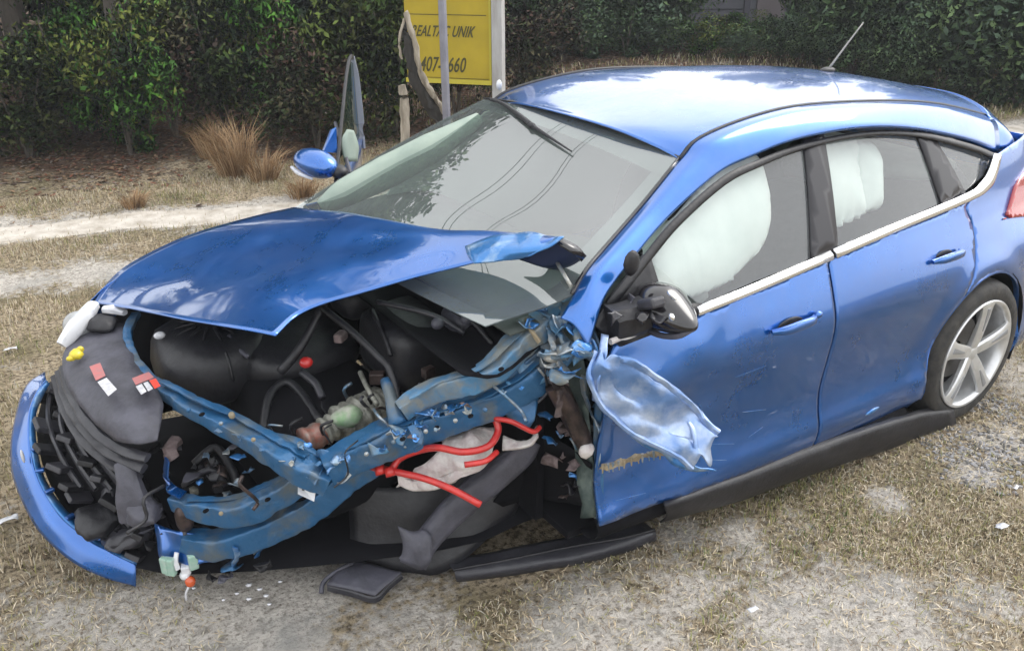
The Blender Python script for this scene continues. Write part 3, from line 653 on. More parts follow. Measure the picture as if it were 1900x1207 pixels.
# front bumper skin: long bent blue arc
bo = [(84, 690, .52), (52, 712, .50), (32, 760, .44), (20, 830, .36), (30, 900, .27), (70, 980, .18), (130, 1038, .11), (190, 1068, .06), (252, 1087, .02)]
bm_ = [(84, 697, .53), (62, 722, .51), (46, 765, .46), (38, 830, .38), (52, 898, .295), (95, 970, .21), (150, 1018, .145), (200, 1045, .10), (253, 1066, .06)]
bi = [(86, 706, .53), (68, 730, .52), (56, 768, .47), (56, 828, .395), (74, 895, .31), (112, 957, .23), (165, 1000, .17), (210, 1026, .13), (254, 1046, .09)]
bj = [(92, 712, .52), (78, 738, .50), (66, 772, .455), (68, 828, .385), (84, 890, .30), (124, 948, .225), (172, 990, .16), (214, 1016, .12), (255, 1035, .085)]
sheet('front_bumper', [[P(*q) for q in r] for r in (bo, bm_, bi)], PAINT, CAR, n=6, m=5, thick=.005, amp=.003)
sheet('bumper_lip', [[P(*q) for q in r] for r in (bi, bj)], PAINTD, CAR, n=6, m=2, thick=.005)
for px, py, z in [(64, 745, .48), (62, 790, .43), (66, 832, .385), (74, 872, .335), (92, 910, .29), (130, 958, .22), (182, 1000, .15), (196, 1010, .14), (208, 1022, .12)]:
    box('bumper_tab', P(px, py, z), (.030, .018, .012), PAINT, CAR, rot=Matrix.Rotation(random.uniform(-.6, .6), 3, 'Z'), bev=.003)
lump('parking_sensor', P(42, 846, .385), (.006, .012, .026), WHT, CAR, sub=2)
# grille
GB = []
sheet('grille_backing', [[P(90, 712, .45), P(70, 800, .36), P(100, 910, .24), P(170, 990, .12), P(250, 1040, .07)], [P(130, 700, .50), P(140, 800, .40), P(180, 890, .28), (P(230, 950, .16)), P(290, 1010, .10)], [P(200, 760, .50), P(230, 840, .42), P(270, 890, .32), P(300, 940, .22), P(330, 1010, .14)]], DARKV, CAR, n=4, m=4, thick=.01)
cells = [(88, 742, .47), (84, 785, .44), (92, 828, .40), (110, 862, .37), (128, 902, .32), (152, 925, .28), (185, 960, .22), (205, 985, .17), (235, 1000, .15), (258, 1025, .10), (118, 770, .46), (135, 812, .43), (160, 850, .40), (180, 890, .35), (205, 925, .29), (150, 770, .50), (178, 812, .47), (215, 850, .43), (262, 985, .20), (100, 720, .50)]
for i, (px, py, z) in enumerate(cells):
    box('grille_cell', P(px + random.uniform(-6, 6), py + random.uniform(-6, 6), z), (random.uniform(.05, .10), random.uniform(.035, .07), .02), [BLK, GREY][i % 2], CAR, rot=(Matrix.Rotation(R_(-35), 3, 'Y') @ Matrix.Rotation(R_(20 + i * 3 + random.uniform(-14, 14)), 3, 'Z') @ Matrix.Rotation(random.uniform(-.3, .3), 3, 'X')), bev=.004)
for k in range(5):
    sweep('grille_slat', [P(96 + 20 * k, 712 + 6 * k, .50), P(90 + 24 * k, 780 + 10 * k, .45), P(115 + 28 * k, 850 + 6 * k, .38), P(150 + 28 * k, 905 + 2 * k, .31)], .008, .014, GREY, CAR, n=4, seg=6)
# flexible air duct with bell mouth, in front of the radiator
sweep('air_duct', [P(232, 858, .48), P(238, 890, .44), P(246, 925, .38), P(262, 955, .32)], [.035, .038, .055, .075], [.02, .022, .03, .03], GREYL, CAR, n=5, seg=12, up=(.6, .5, .6), amp=.004)
lump('air_duct_mouth', P(268, 948, .34), (.05, .075, .04), GREYL, CAR, amp=.015, f=18)
lump('bumper_foam_block', P(180, 965, .22), (.06, .08, .04), BLK, CAR, sq=.5, amp=.02, f=18)
lump('bumper_foam_block', P(235, 995, .18), (.07, .06, .03), GREY, CAR, sq=.4, amp=.025, f=22)
# upper radiator support (blue crossbar), twisted back to the driver's side
cb_ = [P(252, 582, .74), P(238, 612, .72), P(246, 655, .69), P(282, 702, .665), P(340, 745, .645), P(430, 790, .61), P(500, 830, .585), P(560, 868, .55), P(612, 895, .51)]
sweep('radiator_support', cb_, [.016, .014, .011, .014, .032, .04, .042, .045, .035], [.010, .010, .010, .014, .020, .024, .03, .035, .03], STRUCT, CAR, n=6, seg=10, sq=.6, amp=.008, f=12)
sheet('radiator_support_flange', [[P(330, 728, .66), P(420, 752, .65), P(470, 788, .62), (P(560, 815, .60)), P(612, 862, .55)], [P(320, 760, .62), P(400, 790, .60), P(455, 822, .585), P(520, 862, .55), P(585, 892, .51)]], STRUCT, CAR, n=6, m=4, thick=.006, amp=.010, f=14)
lump('orange_clip', P(430, 770, .66), (.010, .012, .012), TAN, CAR, sub=2)
# fracture where the beams meet
for i, (px, py, z, r) in enumerate([(590, 880, .53, .035), (612, 856, .56, .03), (628, 880, .52, .035), (600, 845, .57, .02), (575, 855, .56, .02), (520, 850, .58, .022)]):
    scrap('torn_joint', P(px, py, z + .01), r * 1.2, [STRUCT, PAINTD, TORN][i % 3], CAR, i); scrap('torn_joint', P(px + 8, py - 6, z), r, [TORN, STRUCT][i % 2], CAR, i + 20)
# chassis rail and upper apron on the driver's side
sweep('chassis_rail', [P(606, 872, .54), P(660, 842, .57), P(720, 815, .60), P(780, 790, .63), P(850, 768, .66), P(930, 735, .71), P(990, 700, .76), P(1030, 660, .82)], [.04, .045, .05, .05, .045, .045, .05, .04], [.045, .045, .05, .045, .04, .04, .045, .04], STRUCT, CAR, n=6, seg=12, sq=.5, amp=.010, f=11, seed=2)
sweep('apron_rail', [P(745, 762, .70), P(790, 732, .74), P(850, 712, .78), P(910, 690, .81), P(960, 640, .87), P(1000, 605, .92), P(1040, 565, .96), P(1066, 530, .99)], [.025, .03, .035, .04, .045, .045, .04, .03], [.025, .03, .03, .03, .03, .03, .03, .03], STRUCTG, CAR, n=6, seg=12, sq=.4, amp=.010, f=12, seed=5)
sweep('apron_rail_lower', [P(770, 770, .68), P(830, 742, .71), P(900, 716, .75), P(960, 685, .79), P(1010, 640, .85), P(1050, 600, .90)], [.02, .025, .03, .03, .03, .025], [.02, .02, .022, .024, .022, .02], STRUCT, CAR, n=6, seg=10, sq=.4, amp=.008, f=14, seed=6)
sheet('apron_web', [[P(930, 640, .88), P(985, 590, .93), P(1045, 545, .98)], [P(960, 690, .80), P(1015, 640, .86), P(1065, 590, .92)], [P(985, 720, .75), P(1040, 690, .80), P(1080, 650, .86)]], STRUCTG, CAR, n=6, m=6, thick=.005, amp=.022, f=12)
sheet('hanging_bracket', [[P(905, 742, .69), P(955, 728, .71), P(1005, 690, .76)], [P(935, 765, .66), P(965, 752, .68), P(1000, 730, .71)], [P(962, 790, .62), P(978, 795, .615), P(990, 780, .64)]], STRUCT, CAR, n=5, m=5, thick=.008, amp=.008, f=14)
for px, py, z, s in [(740, 805, .66, .02), (700, 835, .61, .022), (792, 768, .69, .022), (828, 760, .70, .02), (770, 790, .67, .02), (975, 600, .95, .025), (1005, 570, .98, .02), (625, 850, .60, .02), (560, 828, .61, .012)]:
    scrap('torn_edge', P(px, py, z), s * 1.5, random.choice([TORN, TAN, STRUCTG, PAINTD]), CAR, px); scrap('torn_edge', P(px + 12, py - 2, z + .01), s, PAINTD, CAR, px + 1)
sweep('rail_strap', [P(766, 790, .68), P(776, 812, .66), P(776, 834, .62)], .018, .006, STRUCT, CAR, n=3, seg=6)
sweep('cream_seam', [P(975, 592, .955), P(985, 612, .94), P(1000, 632, .91)], .006, .006, TAN, CAR, n=3, amp=.006, f=30)
for a_, b_ in (([(640, 832, .615), (720, 796, .655), (800, 766, .69), (880, 742, .735), (960, 700, .79), (1010, 660, .84)], STRUCT), ([(760, 738, .755), (820, 706, .80), (890, 682, .84), (950, 630, .90), (1010, 575, .96)], STRUCTG),
               ([(300, 706, .69), (370, 742, .675), (440, 772, .645), (510, 812, .62), (570, 846, .59)], STRUCT), ([(350, 925, .40), (430, 922, .41), (500, 898, .43), (556, 872, .46)], STRUCT)):
    sweep_('rail_flange', [P(*q) for q in a_], .011, .0028, b_, CAR, 8, 8, .9, (0, 0, 1), .004, 30, 1, True, False)
for px, py, z in [(655, 850, .62), (705, 832, .645), (752, 812, .67), (818, 790, .69), (868, 772, .71), (935, 742, .76), (380, 772, .665), (440, 798, .64), (500, 838, .62), (545, 866, .59), (380, 948, .40), (440, 952, .41), (500, 926, .43), (850, 716, .82), (930, 682, .87)]:
    if random.random() < .5: lump('rail_hole', P(px + random.uniform(-8, 8), py + random.uniform(-4, 4), z + .004), (.011, .008, .005), DARKV, CAR, sub=2, rot=Matrix.Rotation(.6, 3, 'Z'))
for px, py, z in [(680, 842, .635), (730, 820, .66), (790, 800, .68), (845, 780, .70), (900, 760, .735), (350, 760, .67), (410, 785, .65), (470, 815, .63), (410, 952, .405), (470, 942, .42)]:
    cyl('rail_bolt', P(px, py, z), P(px, py, z + .012), .007, random.choice([TORN, STRUCT, TAN]), seg=8)
# lower beams
sweep('lower_crossmember', [P(322, 930, .36), P(380, 945, .36), P(440, 950, .365), P(490, 928, .385), P(540, 902, .41), P(575, 885, .44)], [.02, .03, .035, .04, .035, .03], [.025, .035, .04, .04, .035, .03], STRUCT, CAR, n=6, seg=12, sq=.5, amp=.008, f=14, seed=8)
sweep('subframe_rail', [P(340, 1000, .24), P(400, 1010, .22), P(470, 990, .24), P(540, 960, .27), P(600, 925, .33), P(660, 880, .42), P(700, 868, .45)], [.03, .04, .04, .04, .04, .035, .02], [.03, .04, .045, .045, .04, .035, .02], STRUCT, CAR, n=6, seg=12, sq=.5, amp=.010, f=12, seed=9)
sheet('hanging_blue_panel', [[P(288, 970, .26), P(330, 985, .27), P(400, 990, .25)], [P(290, 1010, .21), P(340, 1020, .21), P(410, 1020, .20)], [P(300, 1040, .16), P(350, 1046, .17), P(395, 1046, .17)]], PAINT, CAR, n=5, m=5, amp=.012, f=14)
sweep('upright_strap', [P(310, 852, .52), P(308, 880, .47), P(316, 905, .42), P(340, 918, .40)], .020, .004, PAINT, CAR, n=4, seg=6)
sweep('bracket_arm', [P(325, 820, .52), P(316, 835, .52), P(322, 850, .50)], .02, .015, RUST, CAR, n=3, amp=.01)
lump('horn', P(342, 960, .32), (.028, .024, .05), BROWN, CAR, sq=.3, amp=.006)
tube('horn_wire', [P(342, 985, .28), P(345, 1010, .22), P(342, 1032, .17)], .006, GREY, CAR, n=3)
for px, py in ((480, 1000), (436, 1015), (462, 985)):
    sweep('torn_strip', [P(px, py, .24), P(px + 4, py + 15, .20), P(px - 4, py + 32, .15)], .010, .004, PAINTD, CAR, n=3, seg=6, amp=.006, f=30)
tg = mesh('paper_tag', [P(553, 895, .50), P(588, 900, .50), P(583, 930, .46), P(553, 916, .48)], [(0, 1, 2, 3)], WHT, CAR, False); solid(tg, .002)
for a_, b_ in ((560, 903), (569, 904), (576, 906)):
    mesh('tag_print', [P(a_, b_, .503), P(a_ + 5, b_ + .8, .503), P(a_ + 5, b_ + 7, .495), P(a_, b_ + 6, .495)], [(0, 1, 2, 3)], GREY, tg, False)
# broken lamp parts hanging low
for px, py, z, s, m_ in [(315, 1050, .17, (.022, .014, .04), GREENP), (306, 1048, .175, (.016, .012, .038), GREENP), (358, 1040, .18, (.018, .016, .035), GREENP), (345, 1054, .15, (.018, .02, .02), WHT)]:
    box('broken_lamp_socket', P(px, py, z), [k * 1.6 for k in s], m_, CAR, rot=Matrix.Rotation(R_(px), 3, 'Z'), bev=.005)
sweep('lamp_clip', [P(328, 1024, .215), P(326, 1040, .19), P(330, 1056, .16)], .008, .004, WHT, CAR, n=3, seg=6)
lump('indicator_bulb', P(353, 1078, .11), (.017, .017, .02), ORANGE, CAR, sub=2)
lump('bulb_base', P(343, 1066, .13), (.017, .017, .017), WHT, CAR, sub=2)
tube('bulb_wire', [P(350, 1088, .09), P(345, 1100, .06), P(346, 1112, .03)], .004, WHT, CAR, n=3)
# wheel house liner, folded black plastic, and its grey channel
sheet('wheel_liner', [[P(640, 905, .30), P(760, 900, .30), P(900, 850, .36), P(1000, 810, .44)], [P(650, 980, .15), P(760, 990, .15), P(860, 940, .22), P(1000, 850, .36)], [P(650, 1045, .03), P(740, 1062, .02), P(830, 1060, .03), P(950, 960, .15)]], BLK, CAR, n=6, m=6, amp=.015, f=8)
sheet('wheel_liner_side', [[P(1000, 800, .55), P(1060, 830, .52), P(1100, 860, .50)], [P(960, 870, .38), P(1030, 880, .37), P(1105, 900, .38)], [P(900, 950, .18), P(1000, 925, .26), P(1106, 945, .30)]], DARKV, CAR, n=4, m=4, amp=.012)
ch_o = [P(790, 1056, .12), P(812, 1015, .18), P(865, 962, .27), P(925, 912, .37), P(985, 858, .46), P(1002, 825, .52)]
ch_m = [P(762, 1046, .15), P(790, 1000, .215), P(840, 940, .32), P(900, 890, .42), P(950, 850, .49), P(985, 818, .55)]
ch_i = [P(740, 1035, .17), P(772, 990, .22), P(826, 925, .33), P(885, 872, .43), P(930, 842, .49), P(970, 815, .55)]
sheet('liner_channel', [ch_i, ch_m, ch_o], GREYL, CAR, n=6, m=4, thick=.006, amp=.0015, f=14)
sheet('liner_channel_end', [[P(738, 975, .27), P(748, 1010, .21), P(742, 1040, .16)], [P(765, 985, .25), P(775, 1015, .21), P(782, 1056, .13)], [P(785, 980, .25), P(800, 995, .23), P(800, 1040, .16)]], GREYL, CAR, n=4, m=4, thick=.005)
# insulation, red cable
sheet('torn_insulation', [[P(812, 818, .56), P(860, 802, .58), P(915, 800, .58)], [P(800, 850, .53), P(860, 845, .56), P(910, 840, .55)], [P(780, 872, .50), P(840, 880, .50), P(875, 880, .49)], [P(742, 902, .45), P(800, 902, .46), P(850, 896, .47)]], CREAM, CAR, n=7, m=7, thick=.02, amp=.03, f=16)
sheet('torn_insulation', [[P(732, 878, .49), P(770, 890, .48), P(830, 890, .48)], [P(742, 900, .46), P(780, 908, .45), P(830, 900, .46)]], CREAM, CAR, n=6, m=4, thick=.02, amp=.012, f=20)
sheet('torn_insulation', [[P(935, 808, .57), P(985, 818, .56), P(1004, 790, .59)], [P(936, 835, .54), P(975, 830, .55), P(1000, 815, .57)]], CREAM, CAR, n=5, m=4, thick=.01, amp=.012, f=20)
for pts, r in [([P(690, 866, .50), P(722, 872, .51), P(742, 850, .54), P(775, 836, .57), P(812, 830, .60), P(860, 838, .60), P(905, 828, .60), P(924, 800, .62), P(920, 778, .65)], .011),
               ([P(706, 868, .50), P(740, 876, .51), P(790, 888, .51), P(840, 908, .49), P(892, 936, .45)], .011),
               ([P(918, 776, .66), P(950, 782, .66), P(988, 800, .62), P(1002, 792, .62)], .008),
               ([P(862, 862, .58), P(900, 855, .58), P(922, 838, .58)], .009)]:
    tube('red_battery_cable', pts, r, REDC, CAR, n=6, seg=8)
for px, py in ((703, 872), (722, 875)): cyl('cable_clamp', P(px, py - 8, .52), P(px + 4, py + 8, .50), .016, REDC)
# crushed hinge pillar and firewall side
sheet('hinge_pillar', [[P(1060, 560, .96), P(1088, 610, .92), P(1104, 690, .80), P(1100, 800, .60), P(1108, 960, .32)], [P(1090, 560, .97), P(1112, 620, .92), P(1126, 700, .80), P(1118, 800, .60), P(1122, 970, .30)]], STRUCT, CAR, n=6, m=4, thick=.008, amp=.010, f=14)
sheet('pillar_inner_panel', [[P(1020, 600, .90), P(1045, 690, .78), P(1060, 800, .58), P(1080, 960, .30)], [P(1066, 600, .92), P(1090, 690, .80), P(1098, 800, .60), P(1106, 960, .32)]], mat('dirty_green_black', (.03, .05, .05), .6, .2, col2=(.10, .13, .12), scale=18, bump=.5), CAR, n=5, m=4, thick=.006, amp=.02, f=12)
sweep('damper_strut', [P(1030, 712, .77), P(1050, 750, .70), P(1075, 800, .60), P(1092, 838, .54)], [.035, .033, .030, .02], [.035, .033, .030, .02], BROWN, CAR, n=4, seg=12, sq=.1, amp=.004)
scrap('strut_mount', P(1032, 706, .79), .04, RUST, CAR, 5)
lump('strut_tip', P(1090, 836, .55), (.028, .02, .022), CREAM, CAR, amp=.008, f=30, sub=2)
scrap('bushing_bracket', P(1062, 862, .50), .028, RUST, CAR, 6)
for i, (pts, w_) in enumerate([([P(1035, 540, 1.0), P(1020, 590, .95), P(1030, 640, .90), P(1050, 690, .84)], .012), ([P(1050, 560, .99), P(1070, 620, .94), P(1100, 655, .90), P(1118, 668, .88)], .016),
                 ([P(1010, 640, .88), P(1060, 650, .90), P(1098, 662, .88), P(1090, 640, .92)], .012), ([P(1025, 680, .82), P(1035, 730, .76), P(1040, 770, .70)], .010),
                 ([P(1072, 555, 1.0), P(1082, 600, .95), P(1074, 640, .91)], .014), ([P(1000, 570, .98), P(1030, 600, .95), P(1052, 640, .90)], .010), ([P(1080, 700, .80), P(1096, 760, .68), P(1110, 800, .60)], .012)]):
    sweep('torn_metal_strip', pts, w_, w_ * .35, [TORN, STRUCTG, TORN, BROWN][i % 4], CAR, n=5, seg=8, amp=.016, f=22, seed=i)
for px, py, z in [(1045, 600, .95), (1060, 640, .92), (1030, 660, .88), (1085, 655, .90), (1055, 585, .97), (1042, 685, .84)]:
    for q_ in range(3): scrap('torn_metal_scrap', P(px + 14 * q_ - 14, py + random.uniform(-12, 12), z), .036, [TORN, STRUCTG, PAINTD][q_], CAR, px + q_)
# ripped front wing peeled out over the door
peel = mat('peeled_wing_skylit_paint', (.12, .24, .52), .30, .5, .6, (.50, .58, .72), scale=9, bump=.35, bscale=22, lo=.4, hi=.7, detail=8)  # torn blue paint, lightened in colour for the sky it reflects
pr = [[P(1104, 652, .92), P(1120, 660, .92), P(1150, 668, .91)],
      [P(1096, 690, .87), P(1135, 682, .89), P(1172, 676, .90)],
      [P(1108, 735, .80), P(1160, 722, .82), P(1220, 706, .84)],
      [P(1150, 782, .73), P(1205, 755, .76), P(1262, 738, .78)],
      [P(1205, 818, .66), P(1250, 790, .69), P(1292, 765, .72)],
      [P(1250, 842, .62), P(1285, 812, .66), P(1312, 785, .69)],
      [P(1282, 866, .58), P(1318, 850, .60), P(1333, 806, .66)]]
for r in pr:
    for i_ in range(3): r[i_] = r[i_]
for r in pr:
    r.insert(1, r[0].lerp(r[1], .5)); r.insert(3, r[2].lerp(r[3], .5))
k_ = 0
for j, r in enumerate(pr):
    for i in range(len(r)):
        k_ += 1; r[i] = r[i] + V(random.uniform(-.006, .006), random.uniform(-.004, .004), [.0, .016, -.014, .014, .0][i] * (1 + .5 * math.sin(j * 1.3)) + random.uniform(-.006, .006))
tw = sheet('torn_front_wing', pr, peel, CAR, n=6, m=6, thick=.004, amp=.013, f=17); crisp(tw, 24)
sweep('wing_folded_edge', [r[-1] + V(0, 0, .004) for r in pr], .007, .010, peel, CAR, n=6, seg=8, amp=.004, f=20)
sweep('wing_folded_edge', [r[0] for r in pr], .008, .008, peel, CAR, n=6, seg=8, amp=.006, f=20)
sweep('wing_folded_edge', [P(1275, 778, .70), P(1288, 800, .68), P(1292, 830, .64)], .006, .006, peel, CAR, n=4, seg=8, amp=.003)
sheet('wing_torn_underside', [[P(1150, 778, .72), P(1200, 812, .64), P(1250, 840, .60), P(1300, 862, .57)], [P(1175, 808, .66), P(1215, 840, .59), P(1262, 862, .56), P(1322, 872, .55)]], PAINTD, CAR, n=6, m=4, thick=.004, amp=.014, f=20)
sheet('wing_ribbon', [[P(1116, 618, .95), P(1112, 650, .92), P(1100, 700, .84), P(1100, 740, .78)], [P(1130, 622, .95), P(1126, 656, .92), P(1112, 705, .85), P(1110, 745, .78)]], peel, CAR, n=5, m=3, thick=.004, amp=.006, f=20)
fr = [P(1112, 866, .50), P(1140, 862, .50), P(1175, 850, .52), (P(1205, 842, .54)), P(1240, 838, .56)]
sweep('torn_fringe', fr, .006, .010, TAN, CAR, n=6, seg=6, amp=.010, f=45)
for i in range(12):
    t = (i + .5) / 12 * 4; a_ = int(t); p = fr[a_].lerp(fr[a_ + 1], t - a_)
    sweep('torn_tooth', [p + V(0, .004, .012), p + V(random.uniform(-.006, .006), .008, -.018)], [.005, .002], [.004, .002], random.choice([TAN, TORN]), CAR, n=2, seg=5)
tube('chain', [P(1108, 960, .30), P(1102, 900, .42), P(1112, 840, .54)], .007, TORN, CAR, n=6, seg=6, amp=.008, f=40)
for i in range(46):
    px = random.uniform(285, 500); py = random.uniform(830, 1070); z = max(.05, .50 - (py - 830) / 240 * .40)
    scrap('broken_piece', P(px, py, z), random.uniform(.014, .034), random.choice([BLK, BLK, GREY, BROWN, STRUCT, PAINTD, TORN, GREYL]), CAR, i + 100)
for i in range(26):
    px = random.uniform(110, 300); py = random.uniform(800, 1080); z = max(.04, .44 - (py - 800) / 280 * .36)
    if (px - 110) < (py - 800) * .45: continue
    scrap('grille_fragment', P(px, py, z), random.uniform(.018, .04), random.choice([BLK, GREY, GREY, GREYL, DARKV]), CAR, i + 200)
for i in range(34):
    px = random.uniform(1000, 1112); py = random.uniform(545, 940); z = 1.0 - (py - 545) / 400 * .68
    scrap('torn_pillar_piece', P(px, py, z), random.uniform(.014, .034), random.choice([TORN, STRUCTG, BROWN, BLK, BLK, RUST, STRUCT, PAINTD]), CAR, i + 300)
for i in range(22):
    px = random.uniform(300, 1090); t_ = (px - 300) / 790; py = 880 - 250 * t_ + random.uniform(-60, 60); z = .50 + .36 * t_
    a_ = P(px, py, z); b_ = P(px + random.uniform(-90, 90), py + random.uniform(10, 90), z - random.uniform(.04, .14))
    tube('loose_wire', [a_, a_.lerp(b_, .35) + V(.02, .02, .03), a_.lerp(b_, .7) + V(-.02, 0, -.01), b_], random.uniform(.0025, .006), random.choice([BLK, BLK, GREY, TORN, BROWN]), CAR, n=4, seg=5)
for i in range(12):
    t_ = random.random(); px = 620 + 400 * t_; py = 872 - 190 * t_ + random.uniform(-22, 26); z = .60 + .22 * t_
    scrap('paint_flake', P(px, py, z + .015), random.uniform(.008, .018), random.choice([TORN, PAINTD, STRUCTG, RUST]), CAR, i + 400)
for i in range(7):
    t_ = random.random(); px = 330 + 280 * t_; py = 750 + 130 * t_ + random.uniform(-20, 20); z = .67 - .10 * t_
    scrap('paint_flake', P(px, py, z), random.uniform(.008, .016), random.choice([TORN, PAINTD, STRUCT]), CAR, i + 440)
# --- near door mirror, cap knocked off
MR = empty('door_mirror'); MR.parent = CAR
c0 = P(1236, 572, .985)
mh = lump('mirror_housing', c0 + V(0, .004, 0), (.080, .118, .064), BLKG, MR, rot=Matrix.Rotation(R_(-10), 3, 'X'), sub=4)
for v_ in mh.data.vertices:
    d_ = v_.co - c0; k_ = max(0, d_.y / .12); v_.co.x = c0.x + d_.x * (1 - .35 * k_); v_.co.z = c0.z + d_.z * (1 - .45 * k_) - .012 * k_
sweep('mirror_arm', [P(1130, 600, .96), P(1170, 590, .965), P(1200, 580, .975)], [.06, .055, .05], [.05, .05, .05], BLK, MR, n=3, amp=.008)
sweep('mirror_rim', [c0 + V(.02, -.09, -.05), c0 + V(.045, 0, -.065), c0 + V(.03, .08, -.05), c0 + V(0, .112, -.02)], .010, .008, GREYL, MR, n=4, seg=8)
box('mirror_motor', P(1208, 562, 1.03), (.05, .07, .03), GREY, MR, rot=Matrix.Rotation(.4, 3, 'X'), bev=.008)
for q_, (px, py) in enumerate([(1168, 558), (1140, 588), (1190, 585), (1178, 540), (1215, 590)]): scrap('mirror_bracket', P(px, py, 1.01 - q_ * .004), .028, [GREYL, GREY, BLKG][q_ % 3], MR, q_ + 80)
for px, py, z, s in ((1246, 548, 1.075, (.005, .020, .009)), (1246, 588, 1.045, (.006, .011, .010))):  # bright chips modelled in place of the sky's glare on the housing
    lump('mirror_sky_glint', P(px, py, z), s, CHR, MR, rot=Matrix.Rotation(R_(-18), 3, 'X'), sub=3)
sweep('cream_bracket', [P(1134, 634, .93), P(1160, 624, .93), P(1188, 614, .93)], .010, .008, CREAM, MR, n=3, amp=.005, f=30)
lump('mirror_sail_corner', P(1172, 488, 1.12), (.03, .012, .04), BLK, MR, sub=2)

# --- open far front door with its mirror
FD = empty('open_front_door'); FD.parent = CAR
h0 = V(2.12, -.88, 0); h1 = V(1.54, -1.87, 0); dd = (h1 - h0).normalized(); nn = V(-dd.y, dd.x, 0)
def D(s, z, o=0): return h0 + dd * s + nn * o + V(0, 0, z)
sheet('door_skin', [[D(s, z, .03 if .3 < z < .8 else 0) for z in (.26, .45, .7, .95)] for s in (0, .4, .8, 1.13)], PAINT, FD, n=3, m=3, thick=.03)
mesh('door_window', [D(.10, .96), D(1.10, .97), D(1.06, 1.36), D(.94, 1.39), D(.75, 1.33), D(.40, 1.14)], [(0, 1, 2, 3, 4)], DGLASS, FD, False)
sweep('door_window_frame', [D(.10, .98), D(.40, 1.15), D(.75, 1.34), D(.95, 1.40), D(1.06, 1.39)], .008, .012, BLK, FD, n=3, seg=8)
sweep('door_rear_frame', [D(1.14, .90), D(1.13, 1.1), D(1.11, 1.28), D(1.07, 1.39)], [.030, .027, .022, .01], .012, mat('grey_door_frame', (.24, .26, .31), .4, coat=.3), FD, n=3, seg=8)
sweep('door_inner_frame', [D(1.04, .90, .02), D(1.03, 1.1, .02), D(1.01, 1.3, .02)], .022, .01, PAINT, FD, n=3, seg=8)
sweep('grey_sail_edge', [P(650, 322, 1.0), P(635, 270, 1.06), P(622, 228, 1.13)], .009, .009, GREYL, FD, n=3, seg=6)
sheet('pale_inner_card', [[Y(640, 300, -1.15), Y(634, 262, -1.17), Y(645, 240, -1.2)], [Y(662, 300, -1.2), Y(664, 270, -1.22), Y(655, 242, -1.22)]], TRIMG, FD, n=4, m=3, thick=.01)
FM = empty('far_door_mirror'); FM.parent = CAR
c1 = Y(586, 303, -1.06)
lump('mirror_cap', c1, (.075, .118, .062), PAINT, FM, rot=Matrix.Rotation(R_(22), 3, 'Z') @ Matrix.Rotation(R_(-8), 3, 'X'), sub=4)
sweep('turn_indicator', [Y(541, 310, -1.12), Y(556, 322, -1.06), Y(580, 332, -1.02)], [.008, .012, .006], [.006, .008, .005], WHT, FM, n=4, seg=8)
lump('mirror_base', Y(628, 318, -.98), (.04, .05, .03), BLK, FM)
solid(mesh('blue_sail_tip', [Y(600, 282, -1.12), Y(626, 284, -1.12), Y(624, 236, -1.14), Y(616, 240, -1.14)], [(0, 1, 2, 3)], PAINT, FM, False), .02)

# ================================================================== things lying on the ground
SL = empty('fallen_sill_trim'); tag(SL, 'long black plastic sill strip lying on the sand under the driver door', 'sill trim')
a0 = [P(842, 1058, .05), P(940, 1040, .055), P(1060, 1015, .06), P(1150, 1000, .06), P(1215, 984, .055)]
a1 = [P(846, 1072, .03), P(945, 1056, .04), P(1066, 1034, .045), P(1155, 1015, .04), P(1217, 996, .03)]
a2 = [P(848, 1078, .005), P(950, 1066, .005), P(1072, 1046, .005), P(1160, 1024, .005), P(1218, 1000, .005)]
sheet('strip', [[v + V(0, -.06, .0) for v in a0], a0, a1, a2], GREY, SL, n=5, m=4, thick=.005, amp=.004)
tube('strip_edge', [v + V(0, .0, .004) for v in a0], .006, BLK, SL, n=4, seg=6)
PN = empty('fallen_plastic_panel'); tag(PN, 'square black plastic undertray panel lying flat on the grass in front of the wheel arch', 'plastic panel')
q = [P(606, 1084, .05), P(652, 1038, .06), P(745, 1062, .05), P(696, 1104, .04)]
sheet('panel', [[q[0], q[0].lerp(q[1], .5) + V(0, 0, .005), q[1]], [q[0].lerp(q[3], .5), (q[0] + q[1] + q[2] + q[3]) / 4 + V(0, 0, .012), q[1].lerp(q[2], .5)], [q[3], q[3].lerp(q[2], .5), q[2]]], GREYL, PN, n=5, m=5, thick=.012, amp=.003, f=20)
sweep('panel_flange', [P(608, 1090, .03), P(650, 1100, .025), P(696, 1112, .015), P(722, 1088, .02), P(746, 1068, .03)], .004, .014, GREY, PN, n=4, seg=6)
tube('bent_wire', [P(596, 1100, .02), P(600, 1080, .04), P(620, 1062, .06), P(655, 1042, .07)], .008, GREYL, PN, n=4)
GL = ['small clear shard of broken lamp glass on the dark ground beneath the smashed front corner'] 
for i, (px, py, s) in enumerate([(462, 1084, 7), (482, 1092, 6), (494, 1104, 6), (462, 1110, 6), (848, 1016, 8), (360, 1090, 5), (520, 1078, 5), (440, 1100, 5), (415, 1112, 4), (500, 1120, 5)]):
    p = P(px, py, .02); s = s * .0019
    o = lump('glass_shard', (0, 0, 0), (s, s * .7, s * .6), WHT, None, amp=s * .5, f=60, sub=1); o.location = p
    tag(o, GL[0], 'shard', 'lamp glass shards on the ground')
